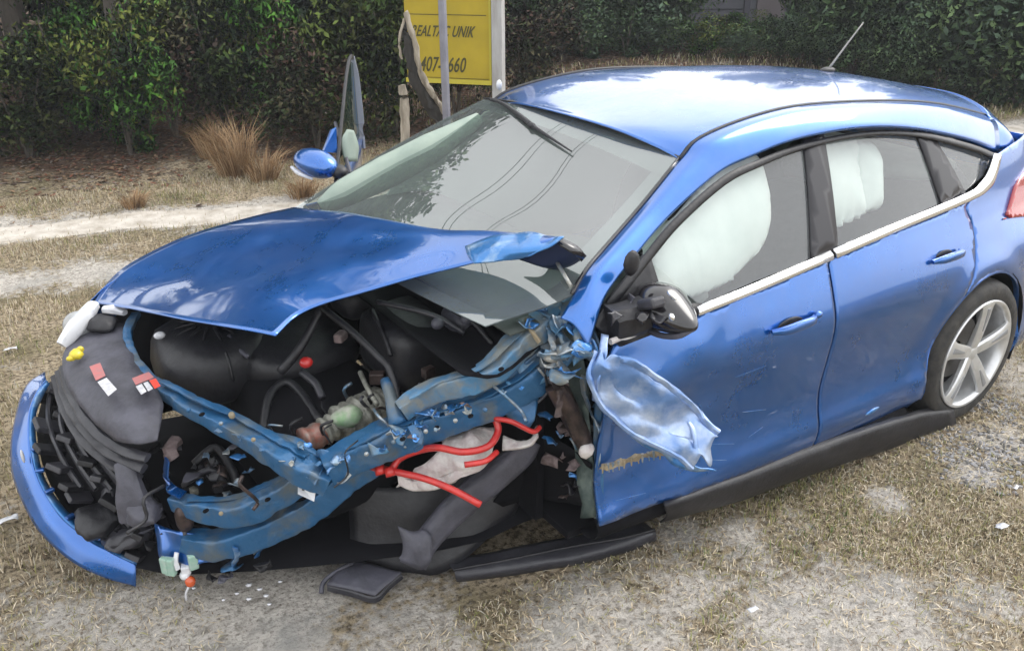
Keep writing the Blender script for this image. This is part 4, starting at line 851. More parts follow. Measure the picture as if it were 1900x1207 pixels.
for nm, px, py, s, lb in [('litter_scrap', 18, 966, .028, 'crumpled white scrap on the grass at the left edge beside the bumper'), ('litter_scrap', 20, 650, .03, 'pale scrap lying in the grass beyond the torn headlamp'),
                          ('litter_scrap', 1858, 980, .024, 'small white paper scrap on the grass at the right edge'), ('litter_scrap', 1396, 1134, .016, 'tiny pale stone-like scrap in the foreground sand'), ('litter_scrap', 1885, 908, .014, 'tiny white scrap on the gravel near the rear wheel')]:
    p = P(px, py, .015)
    vs = []; bm = bmesh.new(); bmesh.ops.create_grid(bm, x_segments=5, y_segments=4, size=s)
    for v in bm.verts: v.co = crump(Vector((v.co.x * 1.4, v.co.y * .7, 0)), s * .5, 30, px)
    me = bpy.data.meshes.new(nm); bm.to_mesh(me); bm.free(); o = link(nm, me, WHT); o.scale = (.75, .75, .75); solid(o, .003); o.location = p + V(0, 0, .012)
    tag(o, lb, 'litter')

# ================================================================== ground
def nz2(x, y, s, z=0): return noise.noise(Vector((x * s, y * s, z)))
# strip of bare sand: wheel tracks of a path passing beyond the car
tr1 = [(9, -5.9), (3.27, -4.56), (2.38, -4.34), (1.44, -3.99), (-.5, -3.4), (-3, -2.8), (-6.5, -2.35), (-12, -1.6), (-30, 2)]
tr2 = [(9, -4.3), (4.2, -3.55), (3.35, -3.34), (2.6, -3.2), (1.0, -2.8), (-2, -2.1), (-6.5, -1.2), (-30, 4)]
def dist(px, py, line):
    d = 9e9
    for (ax, ay), (bx, by) in zip(line, line[1:]):
        vx, vy = bx - ax, by - ay; t = ((px - ax) * vx + (py - ay) * vy) / (vx * vx + vy * vy); t = min(1, max(0, t))
        d = min(d, math.hypot(px - ax - t * vx, py - ay - t * vy))
    return d
SPOTS = [(P(300, 1170, 0), .55, .9), (P(520, 1180, 0), .45, .8), (P(760, 1170, 0), .5, .7), (P(1050, 1190, 0), .40, .8), (P(1300, 1080, 0), .28, .6), (P(1500, 1190, 0), .35, .85), (P(1650, 1120, 0), .3, .8), (P(1260, 990, 0), .16, .8), (P(1480, 940, 0), .13, .6), (P(1850, 1100, 0), .3, .6), (P(1880, 820, 0), .25, .7), (P(100, 1160, 0), .3, .6), (P(1370, 985, 0), .15, .7), (P(1650, 930, 0), .10, .7), (P(1870, 700, 0), .4, .6), (P(1810, 880, 0), .12, .8)]
def sandm(x, y):
    v = 0
    v = max(v, 1.3 - dist(x, y, tr1) / .40); v = max(v, 1.1 - dist(x, y, tr2) / .36)
    for c, r, a in SPOTS:
        d = math.hypot(x - c.x, y - c.y) / r
        if d < 2: v = max(v, a * (1.3 - d))
    v += .55 * nz2(x, y, 2.3) + .35 * nz2(x, y, 7, 3) + .1 * nz2(x, y, 20, 5)
    return min(1, max(0, v))
def litter(x, y):   # brown leaf litter between track and shrubs, and under bushes
    d = -(y + 5.15) - .12 * x if True else 0
    return min(1, max(0, .2 + d * .9 + .6 * nz2(x, y, 1.1, 8) + .3 * nz2(x, y, 5, 2)))
def hgt(x, y):
    h = .018 * nz2(x, y, 1.2) + .010 * nz2(x, y, 4, 1) + .005 * nz2(x, y, 14, 2)
    if y < -5.3 - .1 * x: h += min(1.2, (-5.3 - .1 * x - y) * .10)
    d = dist(x, y, tr1)
    if d < .5: h -= .03 * (1 - d / .5)
    return h
xs_ = list(np.arange(-3.0, 5.0, .05)); ys_ = list(np.arange(-5.2, 2.7, .05))
def ext(a, lo, hi, g=1.12):
    s = .05; l = a[0]; pre = []
    while l > lo: s *= g; l -= s; pre.append(l)
    s = .05; h = a[-1]; post = []
    while h < hi: s *= g; h += s; post.append(h)
    return pre[::-1] + a + post
xs_ = ext(xs_, -150, 150); ys_ = ext(ys_, -150, 150)
nx, ny = len(xs_), len(ys_)
vs = []; sa = []; li = []
for y in ys_:
    for x in xs_:
        far = abs(x) > 14 or abs(y) > 14
        vs.append((x, y, hgt(x, y) if not far else hgt(max(-14, min(14, x)), max(-14, min(14, y)))))
        sa.append(0.3 if far else sandm(x, y)); li.append(.5 if far else litter(x, y))
fs = [(j * nx + i, j * nx + i + 1, (j + 1) * nx + i + 1, (j + 1) * nx + i) for j in range(ny - 1) for i in range(nx - 1)]
GM = bpy.data.materials.new('sandy_grass_soil'); GM.use_nodes = True; t = GM.node_tree; b = t.nodes['Principled BSDF']; b.inputs['Roughness'].default_value = .95; b.inputs['Specular IOR Level'].default_value = .1
def nd(ty, **k):
    n = t.nodes.new(ty)
    for a_, v_ in k.items(): setattr(n, a_, v_)
    return n
def noi(s, d=6, r=.65):
    n = nd('ShaderNodeTexNoise'); n.inputs['Scale'].default_value = s; n.inputs['Detail'].default_value = d; n.inputs['Roughness'].default_value = r; t.links.new(tcg.outputs['Object'], n.inputs['Vector']); return n.outputs[0]
def mix(f_, a_, b_):
    n = nd('ShaderNodeMix', data_type='RGBA')
    for i_, v_ in ((0, f_), (6, a_), (7, b_)):
        if isinstance(v_, tuple): n.inputs[i_].default_value = (*v_, 1)
        else: t.links.new(v_, n.inputs[i_])
    return n.outputs[2]
def rng_(s, a_, b_, c_=0, d_=1):
    n = nd('ShaderNodeMapRange'); n.inputs[1].default_value = a_; n.inputs[2].default_value = b_; n.inputs[3].default_value = c_; n.inputs[4].default_value = d_; t.links.new(s, n.inputs[0]); return n.outputs[0]
tcg = nd('ShaderNodeTexCoord')
at1 = nd('ShaderNodeAttribute'); at1.attribute_name = 'sand'; at2 = nd('ShaderNodeAttribute'); at2.attribute_name = 'litter'
dry = mix(rng_(noi(9), .35, .65), (.33, .265, .18), (.52, .43, .31)); dry = mix(rng_(noi(2.2), .45, .65), dry, (.22, .19, .11)); dry = mix(rng_(noi(45), .45, .62), dry, (.10, .08, .055))
snd = mix(rng_(noi(14), .35, .65), (.66, .62, .565), (.50, .46, .42)); snd = mix(rng_(noi(60), .5, .68), snd, (.19, .165, .135)); snd = mix(rng_(noi(24), .52, .7), snd, (.24, .215, .18)); snd = mix(rng_(noi(3), .5, .7), snd, (.36, .35, .33))
lit = mix(rng_(noi(22), .4, .6), (.085, .055, .042), (.15, .105, .075)); lit = mix(rng_(noi(6), .5, .7), lit, (.055, .06, .032))
ad = nd('ShaderNodeMath', operation='ADD'); t.links.new(at1.outputs['Fac'], ad.inputs[0]); t.links.new(rng_(noi(30), .3, .7, -.35, .35), ad.inputs[1])
colr = mix(rng_(at2.outputs['Fac'], .35, .75), dry, lit); colr = mix(rng_(ad.outputs[0], .35, .65), colr, snd)
t.links.new(colr, b.inputs['Base Color'])
bp = nd('ShaderNodeBump'); bp.inputs['Strength'].default_value = 1.0; bp.inputs['Distance'].default_value = .035; t.links.new(noi(38, 8, .7), bp.inputs['Height']); t.links.new(bp.outputs[0], b.inputs['Normal'])
gr = mesh('ground', vs, fs, GM); tag(gr, kind='structure')
for nm, dat in (('sand', sa), ('litter', li)):
    a_ = gr.data.attributes.new(nm, 'FLOAT', 'POINT'); a_.data.foreach_set('value', dat)
# wheel-track ribbons, a few millimetres proud
def ribbon(name, line, wd, lb):
    pts = curve([V(x, y, 0) for x, y in line], 14); vs = []; fs = []
    K = 7
    for i, p in enumerate(pts):
        d = (pts[min(i + 1, len(pts) - 1)] - pts[max(0, i - 1)]).normalized(); n_ = V(-d.y, d.x, 0)
        for k in range(K):
            u = (k / (K - 1) - .5) * 2; q = p + n_ * (u * wd * (1 + .35 * nz2(p.x, p.y, 1.5, k)))
            zz = hgt(q.x, q.y) + .006 - .012 * abs(u) ** 3
            vs.append((q.x, q.y, zz))
    for i in range(len(pts) - 1):
        for k in range(K - 1): fs.append((i * K + k, i * K + k + 1, (i + 1) * K + k + 1, (i + 1) * K + k))
    o = mesh(name, vs, fs, SANDM); tag(o, kind='structure')
SANDM = mat('pale_track_sand', (.56, .52, .47), .95, col2=(.34, .30, .25), scale=7, bump=.8, bscale=40, spec=.1, detail=8, lo=.38, hi=.7)
ribbon('sand_track', [(6, -5.2)] + tr1[1:8], .27, '')


# grass blades and litter: nobody could count them
def scatter(name, n, box_, dens, length, width, mats, lean=.6, flat=False, h0=0):
    x0, x1, y0, y1 = box_; out = []
    X_ = rng.uniform(x0, x1, n * 3); Y_ = rng.uniform(y0, y1, n * 3); U_ = rng.random(n * 3)
    for x, y, u in zip(X_, Y_, U_):
        if u < dens(x, y): out.append((x, y))
        if len(out) >= n: break
    k = len(out); P0 = np.array([(x, y, hgt(x, y) + h0) for x, y in out])
    L = rng.uniform(length[0], length[1], k); a = rng.uniform(0, 2 * np.pi, k); ln = rng.uniform(.1, lean, k); W_ = rng.uniform(width[0], width[1], k)
    dirh = np.stack([np.cos(a), np.sin(a), np.zeros(k)], 1); b_ = a + rng.uniform(-1, 1, k) + np.pi / 2
    side = np.stack([np.cos(b_), np.sin(b_), np.zeros(k)], 1)
    upv = np.array([0, 0, 1.])
    if flat:
        tip = P0 + dirh * L[:, None] + upv * rng.uniform(-.004, .015, k)[:, None]; midp = P0 + dirh * (L * .5)[:, None] + upv * rng.uniform(.002, .012, k)[:, None]
    else:
        midp = P0 + dirh * (L * ln * .35)[:, None] + upv * (L * .55)[:, None]; tip = P0 + dirh * (L * ln)[:, None] + upv * (L * np.sqrt(np.clip(1 - ln ** 2, .1, 1)) * .95)[:, None]
    s = side * W_[:, None] / 2
    if flat: vs = np.stack([P0, midp - s, midp + s, tip], 1).reshape(-1, 3); idx = np.array([0, 1, 2, 1, 3, 2])
    else: vs = np.stack([P0 - s, P0 + s, midp - s * .7, midp + s * .7, tip], 1).reshape(-1, 3); idx = np.array([0, 1, 2, 1, 3, 2, 2, 3, 4])
    nv = 4 if flat else 5; nf = len(idx) // 3
    li_ = (np.arange(k)[:, None] * nv + idx[None]).ravel()
    me = bpy.data.meshes.new(name); me.vertices.add(k * nv); me.vertices.foreach_set('co', vs.ravel())
    me.loops.add(len(li_)); me.loops.foreach_set('vertex_index', li_.astype(np.int32)); me.polygons.add(k * nf)
    me.polygons.foreach_set('loop_start', np.arange(0, k * nf * 3, 3, dtype=np.int32)); me.polygons.foreach_set('loop_total', np.full(k * nf, 3, np.int32))
    for m_ in mats: me.materials.append(m_)
    mi = np.repeat(rng.integers(0, len(mats), k), nf).astype(np.int32); me.polygons.foreach_set('material_index', mi); me.update(calc_edges=True)
    o = bpy.data.objects.new(name, me); COL.objects.link(o); tag(o, kind='stuff'); return o
def gm(n, c): return mat(n, c, .8, spec=.2)
STR = [gm('straw_blade', (.50, .42, .29)), gm('pale_straw_blade', (.58, .50, .38)), gm('brown_blade', (.17, .12, .075)), gm('olive_blade', (.25, .24, .10)), gm('grey_blade', (.42, .39, .32)), gm('tan_blade', (.46, .37, .25))]
OLV = [gm('olive_grass', (.20, .22, .07)), gm('yellow_grass', (.27, .25, .09)), gm('straw_grass', (.30, .26, .15)), gm('dull_green_grass', (.12, .17, .06))]
LEAF = [gm('dead_leaf_brown', (.13, .075, .045)), gm('dead_leaf_tan', (.24, .16, .10)), gm('dead_leaf_dark', (.06, .04, .03)), gm('dead_leaf_rust', (.17, .07, .045)), gm('dead_leaf_grey', (.17, .14, .12))]
def carmask(x, y): return 0 if (-.6 < x < 3.1 and -.8 < y < .70) else 1
def dn(x, y):
    s = sandm(x, y); g = .5 + .9 * nz2(x, y, 1.7, 11)
    return carmask(x, y) * max(.07, (1 - s * 1.15)) * min(1, max(.15, g))
def dn2(x, y):
    s = sandm(x, y); g = 2.2 * nz2(x, y, 1.3, 31) - .1
    return carmask(x, y) * max(0, (1 - s * 1.6)) * min(1, max(0, g))
scatter('dry_grass', 120000, (-1.6, 4.6, -.2, 2.6), dn, (.008, .034), (.0015, .0035), STR, .95)
scatter('dry_grass', 90000, (-2.5, 5.2, -5.4, -.2), dn, (.015, .05), (.002, .005), STR, .9)
scatter('green_grass', 38000, (-1.6, 4.6, -.2, 2.6), dn2, (.015, .05), (.002, .0045), OLV, .9)
scatter('green_grass', 20000, (-2.5, 5.2, -5.4, -.4), dn2, (.02, .06), (.003, .005), OLV, .9)
scatter('straw_litter', 50000, (-1.6, 4.6, -.2, 2.6), lambda x, y: carmask(x, y) * (.75 - .35 * sandm(x, y)), (.012, .045), (.002, .005), STR, flat=True, h0=.003)
scatter('leaf_litter', 45000, (-6, 6, -9.5, -4.4), lambda x, y: max(.03, litter(x, y)) * (1 - .9 * sandm(x, y)), (.03, .09), (.02, .045), LEAF, flat=True, h0=.006)
scatter('far_grass', 30000, (-14, -1, -7.5, .8), lambda x, y: .7 * (1 - sandm(x, y)), (.03, .10), (.006, .014), STR + OLV, .8)
# gravel by the rear wheel
def grav(x, y):
    c = P(1830, 850, 0); c2 = P(1870, 760, 0)
    return max(0, 1 - math.hypot(x - c.x, y - c.y) / .3, .9 - math.hypot(x - c2.x, y - c2.y) / .25)
bm = bmesh.new(); GRV = [mat('gravel_grey', (.30, .30, .31), .9, col2=(.18, .17, .17), scale=60), mat('gravel_dark', (.10, .095, .09), .9)]
cnt = 0
while cnt < 900:
    c = P(1840, 830, 0); x = c.x + random.uniform(-.45, .45); y = c.y + random.uniform(-.45, .35)
    if random.random() > grav(x, y): continue
    r = random.uniform(.004, .011); res = bmesh.ops.create_icosphere(bm, subdivisions=1, radius=r)
    for v in res['verts']: v.co = Vector((v.co.x * 1.2, v.co.y, v.co.z * .6)) + Vector((x, y, hgt(x, y) + r * .2)) + Vector((random.uniform(-1, 1), random.uniform(-1, 1), random.uniform(-1, 1))) * r * .2
    cnt += 1
me = bpy.data.meshes.new('gravel'); bm.to_mesh(me); bm.free(); o = link('gravel', me, GRV, None, False); tag(o, kind='stuff')
for p in me.polygons: p.material_index = (p.index // 20) % 3 % 2

# ================================================================== sign, posts, snag
SG = empty('yellow_sign'); tag(SG, 'yellow board sign with black slanted writing fixed to a white wooden post behind the car', 'sign')
YB = mat('yellow_sign_board', (.40, .30, .022), .6, col2=(.33, .25, .02), scale=3, spec=.3)
ra = Y(912, 155, -3.55); lb_ = P(750, 130, ra.z + .0)
rb = V(ra.x, ra.y, ra.z); lbx = V(rb.x + .80, rb.y - .95, rb.z)     # board runs away to the left
sdir = (lbx - rb).normalized(); snn = V(sdir.y, -sdir.x, 0)
if snn.dot(CC - rb) < 0: snn = -snn
wid = 0
for k in range(400):                     # width so that the far end closes at the snag
    q = rb + sdir * (k * .005); d = RM @ (q - CC); px = 950 + FPX * d.x / d.z
    if px < 757: wid = k * .005; break
wid = wid or 1.0
def SG3(u, v, o=0): return rb + sdir * (wid * (1 - u)) + V(0, 0, v) + snn * o
def quadbox(name, u0, u1, v0, v1, o0, o1, mt, par):
    vs = [SG3(u, v, o) for o in (o0, o1) for u, v in ((u0, v0), (u1, v0), (u1, v1), (u0, v1))]
    return mesh(name, vs, [(3, 2, 1, 0), (4, 5, 6, 7), (0, 1, 5, 4), (1, 2, 6, 5), (2, 3, 7, 6), (3, 0, 4, 7)], mt, par, False)
quadbox('board', 0, 1, 0, 1.25, -.012, 0, YB, SG)
quadbox('frame_bar', -.01, 1.01, -.012, .022, .001, .022, mat('yellow_frame', (.42, .36, .03), .6), SG)
quadbox('frame_bar', .985, 1.01, .022, 1.24, .001, .018, mat('yellow_frame_side', (.38, .33, .03), .6), SG)
INK = mat('black_print', (.05, .045, .01), .6)
quadbox('printed_line', .02, .97, .028, .032, .001, .003, INK, SG)
quadbox('printed_line', .06, .95, .52, .525, .001, .003, INK, SG)
def words(txt, u, v, size, shear=.35, squeeze=.8):
    cu = bpy.data.curves.new('lettering', 'FONT'); cu.body = txt; cu.size = size; cu.shear = shear; cu.extrude = .0015; cu.offset = .0015; cu.align_x = 'LEFT'; cu.space_character = 1.05
    tmp = bpy.data.objects.new('tmp', cu); COL.objects.link(tmp); dg = bpy.context.evaluated_depsgraph_get(); me = bpy.data.meshes.new_from_object(tmp.evaluated_get(dg))
    bpy.data.objects.remove(tmp); bpy.data.curves.remove(cu)
    ex = -sdir; me.transform(Matrix(((ex.x * squeeze, 0, snn.x, 0), (ex.y * squeeze, 0, snn.y, 0), (0, 1, 0, 0), (0, 0, 0, 1))))
    o = link('lettering', me, INK, None, False); o.parent = SG; o.location = SG3(u, v, .003); return o
words('REALTAC UNIK', .06, .355, .120, .55, wid * .85)
words('407-6660', .15, .08, .165, .35, wid * .82)
quadbox('wooden_post', 1.02, 1.02 + .085 / wid, -rb.z - .05, 2.2, -.06, .03, mat('weathered_white_post', (.42, .42, .42), .8, col2=(.28, .27, .26), scale=18, bump=.3, stretch=(1, 1, .15)), SG)
PO = empty('metal_post', (0, 0, 0)); 
p0 = Y(829, 205, -2.75)
tag(PO, 'plain grey galvanised sign post standing in front of the yellow board', 'post')
sweep('post', [V(p0.x, p0.y, -.05), V(p0.x + .005, p0.y, 1.2), V(p0.x + .01, p0.y, 2.5)], .028, .018, mat('galvanised_grey', (.27, .27, .31), .5, .3, col2=(.21, .21, .25), scale=10), PO, n=3, seg=8, sq=.6)
for k in range(16): lump('punched_hole', (p0.x, p0.y + .024, .3 + k * .12), (.008, .006, .008), DARKV, PO, sub=1) if False else None
PO['category'] = 'post'
# snag
BARK = mat('dark_wet_bark', (.020, .019, .018), .9, col2=(.05, .045, .04), scale=25, bump=1, bscale=40, stretch=(1, 1, .3))
PALE = mat('pale_split_wood', (.40, .35, .28), .85, col2=(.20, .17, .13), scale=30, bump=1, bscale=60, stretch=(1, 1, .2))
TS = empty('split_tree_trunk'); tag(TS, 'dark split tree trunk with pale torn edges leaning to the left of the yellow sign', 'tree trunk')
ys = -2.95
sweep('dark_trunk', [Y(880, 330, ys), Y(828, 235, ys), Y(795, 190, ys), Y(768, 130, ys), Y(756, 75, ys), Y(752, 35, ys)], [.05, .05, .048, .044, .036, .008], [.05, .05, .045, .04, .03, .008], BARK, TS, n=6, seg=10, amp=.022, f=18)
sweep('pale_torn_edge', [Y(850, 260, ys + .05), Y(822, 205, ys + .05), Y(796, 165, ys + .05), Y(778, 125, ys + .05), Y(770, 80, ys + .05), Y(752, 22, ys + .05)], [.022, .026, .020, .016, .022, .012], .018, PALE, TS, n=6, seg=8, amp=.012, f=30)
sweep('pale_torn_edge', [Y(745, 110, ys + .04), Y(741, 70, ys + .04), Y(750, 35, ys + .04)], [.006, .008, .008], .008, PALE, TS, n=5, seg=8, amp=.008, f=30)
T2 = empty('pale_stump'); tag(T2, 'short pale upright stump under the leaning dark trunk', 'stump')
sweep('stump_wood', [Y(752, 360, -2.9), Y(752, 250, -2.9), Y(750, 190, -2.9), Y(746, 158, -2.9)], [.034, .032, .03, .012], .03, PALE, T2, n=5, seg=10, amp=.008, f=20)
T3 = empty('broken_branch'); tag(T3, 'pale twisted broken branch propped between dark trunk and grey post', 'branch')
sweep('branch_wood', [Y(850, 270, -3.05), Y(812, 220, -3.05), Y(800, 190, -3.05), Y(786, 150, -3.05), Y(775, 130, -3.05)], [.03, .03, .024, .02, .01], .022, PALE, T3, n=5, seg=10, amp=.012, f=22)
lump('knot', Y(806, 212, -3.0), (.03, .03, .03), PALE, T3, amp=.01, f=30)

# ================================================================== vegetation
def leafmesh(name, n, cr_, lf, mats, seed, flat=.0, clumps=14, drop=.15, twig=True, ratio=(.45, .7)):
    r = np.random.default_rng(seed); rx, ry, rz = cr_
    cs = r.normal(size=(clumps, 3)); cs /= np.linalg.norm(cs, axis=1)[:, None]; cs *= r.uniform(.25, .95, (clumps, 1)); cr2 = r.uniform(.18, .48, clumps)
    ci = r.integers(0, clumps, n); d = r.normal(size=(n, 3)); d /= np.linalg.norm(d, axis=1)[:, None]; rad = r.random(n) ** .45
    pos = cs[ci] + d * (rad * cr2[ci])[:, None]
    pos = pos * np.array([rx, ry, rz])
    pos[:, 2] = np.maximum(pos[:, 2], -rz * .98)
    L = r.uniform(lf[0], lf[1], n); W_ = L * r.uniform(ratio[0], ratio[1], n)
    ax = r.normal(size=(n, 3)) + np.array([0, 0, .25]); ax[:, 2] -= drop; ax /= np.linalg.norm(ax, axis=1)[:, None]
    s = np.cross(ax, r.normal(size=(n, 3))); s /= np.linalg.norm(s, axis=1)[:, None]
    nn_ = np.cross(ax, s)
    a0_ = pos; a1_ = pos + ax * (L * .5)[:, None] - s * (W_ / 2)[:, None] + nn_ * (L * .08)[:, None]; a2_ = pos + ax * L[:, None]; a3_ = pos + ax * (L * .5)[:, None] + s * (W_ / 2)[:, None] + nn_ * (L * .08)[:, None]
    vs = np.stack([a0_, a1_, a2_, a3_], 1).reshape(-1, 3)
    idx = (np.arange(n)[:, None] * 4 + np.array([0, 1, 2, 0, 2, 3])[None]).ravel().astype(np.int32)
    me = bpy.data.meshes.new(name); me.vertices.add(n * 4); me.vertices.foreach_set('co', vs.ravel()); me.loops.add(n * 6); me.loops.foreach_set('vertex_index', idx)
    me.polygons.add(n * 2); me.polygons.foreach_set('loop_start', np.arange(0, n * 6, 3, dtype=np.int32)); me.polygons.foreach_set('loop_total', np.full(n * 2, 3, np.int32))
    for m_ in mats: me.materials.append(m_)
    cm = r.integers(0, len(mats), clumps); mi = np.where(r.random(n) < .6, cm[ci], r.integers(0, len(mats), n)); me.polygons.foreach_set('material_index', np.repeat(mi, 2).astype(np.int32)); me.update(calc_edges=True)
    me.polygons.foreach_set('use_smooth', np.ones(n * 2, bool))
    nr = pos / np.array([rx, ry, rz]) * .7 + d * .8 + np.array([0, 0, .35]) + ax * .35; nr /= np.linalg.norm(nr, axis=1)[:, None]
    me.normals_split_custom_set_from_vertices(np.repeat(nr, 4, 0).tolist())
    return me
def lm(n, c, rough=.55): return mat(n, c, rough, spec=.35)
GA = [lm('shrub_leaf_green', (.075, .21, .022), .8), lm('shrub_leaf_mid', (.045, .13, .018), .8), lm('shrub_leaf_dark', (.009, .024, .008), .8), lm('shrub_leaf_yellow', (.14, .17, .030), .8)]
GB_ = [lm('bush_leaf_olive', (.11, .155, .028), .8), lm('bush_leaf_dark', (.012, .024, .008), .8), lm('bush_leaf_brown', (.075, .085, .024), .8), lm('bush_leaf_dull', (.055, .10, .022), .8)]
GC = [lm('bush_leaf_tan', (.11, .10, .05), .8), lm('bush_leaf_sage', (.065, .095, .035), .8), lm('bush_leaf_shade', (.018, .020, .012), .8), lm('bush_leaf_rust', (.07, .038, .028), .8)]
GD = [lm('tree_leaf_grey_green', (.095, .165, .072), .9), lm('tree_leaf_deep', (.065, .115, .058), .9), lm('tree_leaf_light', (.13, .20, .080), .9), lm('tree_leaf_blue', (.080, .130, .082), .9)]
TRK = mat('grey_brown_bark', (.06, .05, .04), .9, col2=(.10, .085, .07), scale=14, bump=.8, stretch=(1, 1, .3))
PROTO = {}
def plant(kind, name, px, py, h, wd, lb, cat, grp, var=0, zoff=None):
    p = px if isinstance(px, Vector) else P(px, py, 0)
    base = Vector((p.x, p.y, hgt(max(-14, min(14, p.x)), max(-14, min(14, p.y)))))
    e = empty(name, base, random.uniform(0, 6.28)); tag(e, lb, cat, grp)
    key = (kind, var)
    if key not in PROTO:
        if kind == 'tree': PROTO[key] = leafmesh('crown', 6500, (1, 1, 1), (.05, .12), GD, 50 + var, clumps=26)
        else:
            ms = {'green': GA, 'olive': GB_, 'tan': GC, 'grey': GD}[kind]
            PROTO[key] = leafmesh('foliage', 8000, (1, 1, 1), (.03, .12), ms, 10 + var + hash(kind[0]) % 1 + ord(kind[0]), clumps=22, ratio=(.25, .55))
    me = PROTO[key]
    c = bpy.data.objects.new('crown' if kind == 'tree' else 'foliage', me); COL.objects.link(c); c.parent = e
    if kind == 'tree':
        ch = h * .62; c.scale = (wd / 2, wd / 2, ch / 2); c.location = (0, 0, h - ch / 2)
        lean_ = random.uniform(-.3, .3)
        tr_ = sweep('trunk', [V(0, 0, -.1), V(lean_ * .3, 0, h * .3), V(lean_, .1, h * .75)], [.14, .10, .03], [.14, .10, .03], TRK, None, n=4, seg=8, amp=.02, f=4); tr_.parent = e
        for k in range(4):
            a_ = k * 1.6 + random.random(); s_ = V(lean_ * .5, .03, h * (.38 + .08 * k)); tr_ = sweep('limb', [s_, s_ + V(math.cos(a_), math.sin(a_), .5) * (wd * .2), s_ + V(math.cos(a_), math.sin(a_), .9) * (wd * .36)], [.05, .03, .01], [.05, .03, .01], TRK, None, n=3, seg=6); tr_.parent = e
    else:
        c.scale = (wd / 2, wd / 2, h / 2); c.location = (0, 0, h / 2)
        for k in range(3):
            a_ = k * 2.1 + random.random(); st = sweep('stem', [V(0, 0, -.05), V(math.cos(a_) * wd * .08, math.sin(a_) * wd * .08, h * .35), V(math.cos(a_) * wd * .2, math.sin(a_) * wd * .2, h * .8)], [.016, .012, .005], [.016, .012, .005], TRK, None, n=3, seg=5); st.parent = e
    return e
# left bank: shrubs one can tell apart, front row then back row
SH = [('green', -60, 300, 1.5, 1.5, 'dark leafy shrub at the left edge of the frame above the sand track'), ('olive', 60, 312, 1.1, 1.4, 'low olive-brown bush at the far left behind the sand track'), ('green', 150, 280, 1.4, 1.3, 'bushy green shrub third from the left along the bank'),
      ('green', 245, 300, 1.5, 1.2, 'brightest green shrub above the middle of the sand track'), ('tan', 330, 275, 1.3, 1.3, 'brown-green scrubby bush left of the dry grass tuft'), ('olive', 420, 262, 1.6, 1.5, 'dark olive bush rising right behind the dry grass tuft'), ('green', 505, 262, 1.7, 1.3, 'yellow-green shrub above the far door mirror'),
      ('tan', 590, 280, 1.2, 1.3, 'rusty brown low bush behind the far door mirror'), ('olive', 660, 262, 1.6, 1.4, 'dull bush behind the open door window'), ('olive', 735, 258, 1.9, 1.5, 'dark bush behind the split trunk'), ('tan', 850, 240, 1.5, 1.3, 'brown brushy bush beneath the yellow sign'), ('tan', 965, 215, 1.3, 1.4, 'brown bush right of the white sign post')]
for i, (k, px, py, h, w_, lb) in enumerate(SH): plant(k, 'shrub', px, py, h, w_, lb, 'shrub', 'shrubs along the bank', i % 2)
SB = [('green', -80, 195, 'back-row thicket shrub at the extreme left'), ('olive', 40, 190, 'dark back-row thicket shrub behind the low olive bush'), ('green', 150, 182, 'green back-row thicket shrub upper left'), ('green', 260, 178, 'lush back-row thicket shrub behind the brightest green one'), ('olive', 360, 172, 'dark back-row thicket shrub above the dry grass tuft'),
      ('green', 470, 168, 'back-row thicket shrub with yellowish leaves upper centre left'), ('olive', 570, 165, 'back-row thicket shrub above the far mirror'), ('olive', 680, 160, 'back-row thicket shrub above the open door'), ('tan', 790, 150, 'brownish back-row thicket shrub behind the sign'), ('olive', 900, 150, 'back-row thicket shrub at the white post')]
for i, (k, px, py, lb) in enumerate(SB): plant(k, 'thicket_shrub', px, py, 2.3 + .5 * random.random(), 2.4, lb, 'shrub', 'thicket behind the bank', (i + 1) % 2)
# right-hand side: hazy bushes beyond the car
SR = [(965, 128, 2.0, 2.2), (1045, 138, 2.0, 2.2), (1115, 128, 2.2, 2.4), (1195, 132, 1.9, 2.3), (1252, 118, 2.2, 1.5), (1512, 128, 2.2, 1.5), (1575, 142, 2.2, 2.0), (1640, 152, 2.3, 2.6), (1720, 166, 2.2, 2.4), (1800, 182, 2.3, 2.5), (1880, 196, 2.2, 2.4), (1960, 204, 2.3, 2.6)]
NM = ['first bush right of the white sign post', 'second bush right of the white sign post', 'bush behind the middle of the roof edge', 'low bush left of the building gap', 'tall bush bordering the building gap on its left', 'bush bordering the building gap on its right', 'bush directly behind the antenna', 'bush just right of the antenna tip', 'third bush right of the antenna', 'fourth bush right of the antenna', 'bush above the tail of the car', 'bush at the right edge of the frame']
for i, ((px, py, h, w_), lb) in enumerate(zip(SR, NM)): plant('grey', 'hedge_bush', px, py, h, w_, 'grey-green ' + lb, 'bush', 'bushes beyond the car', i % 3)
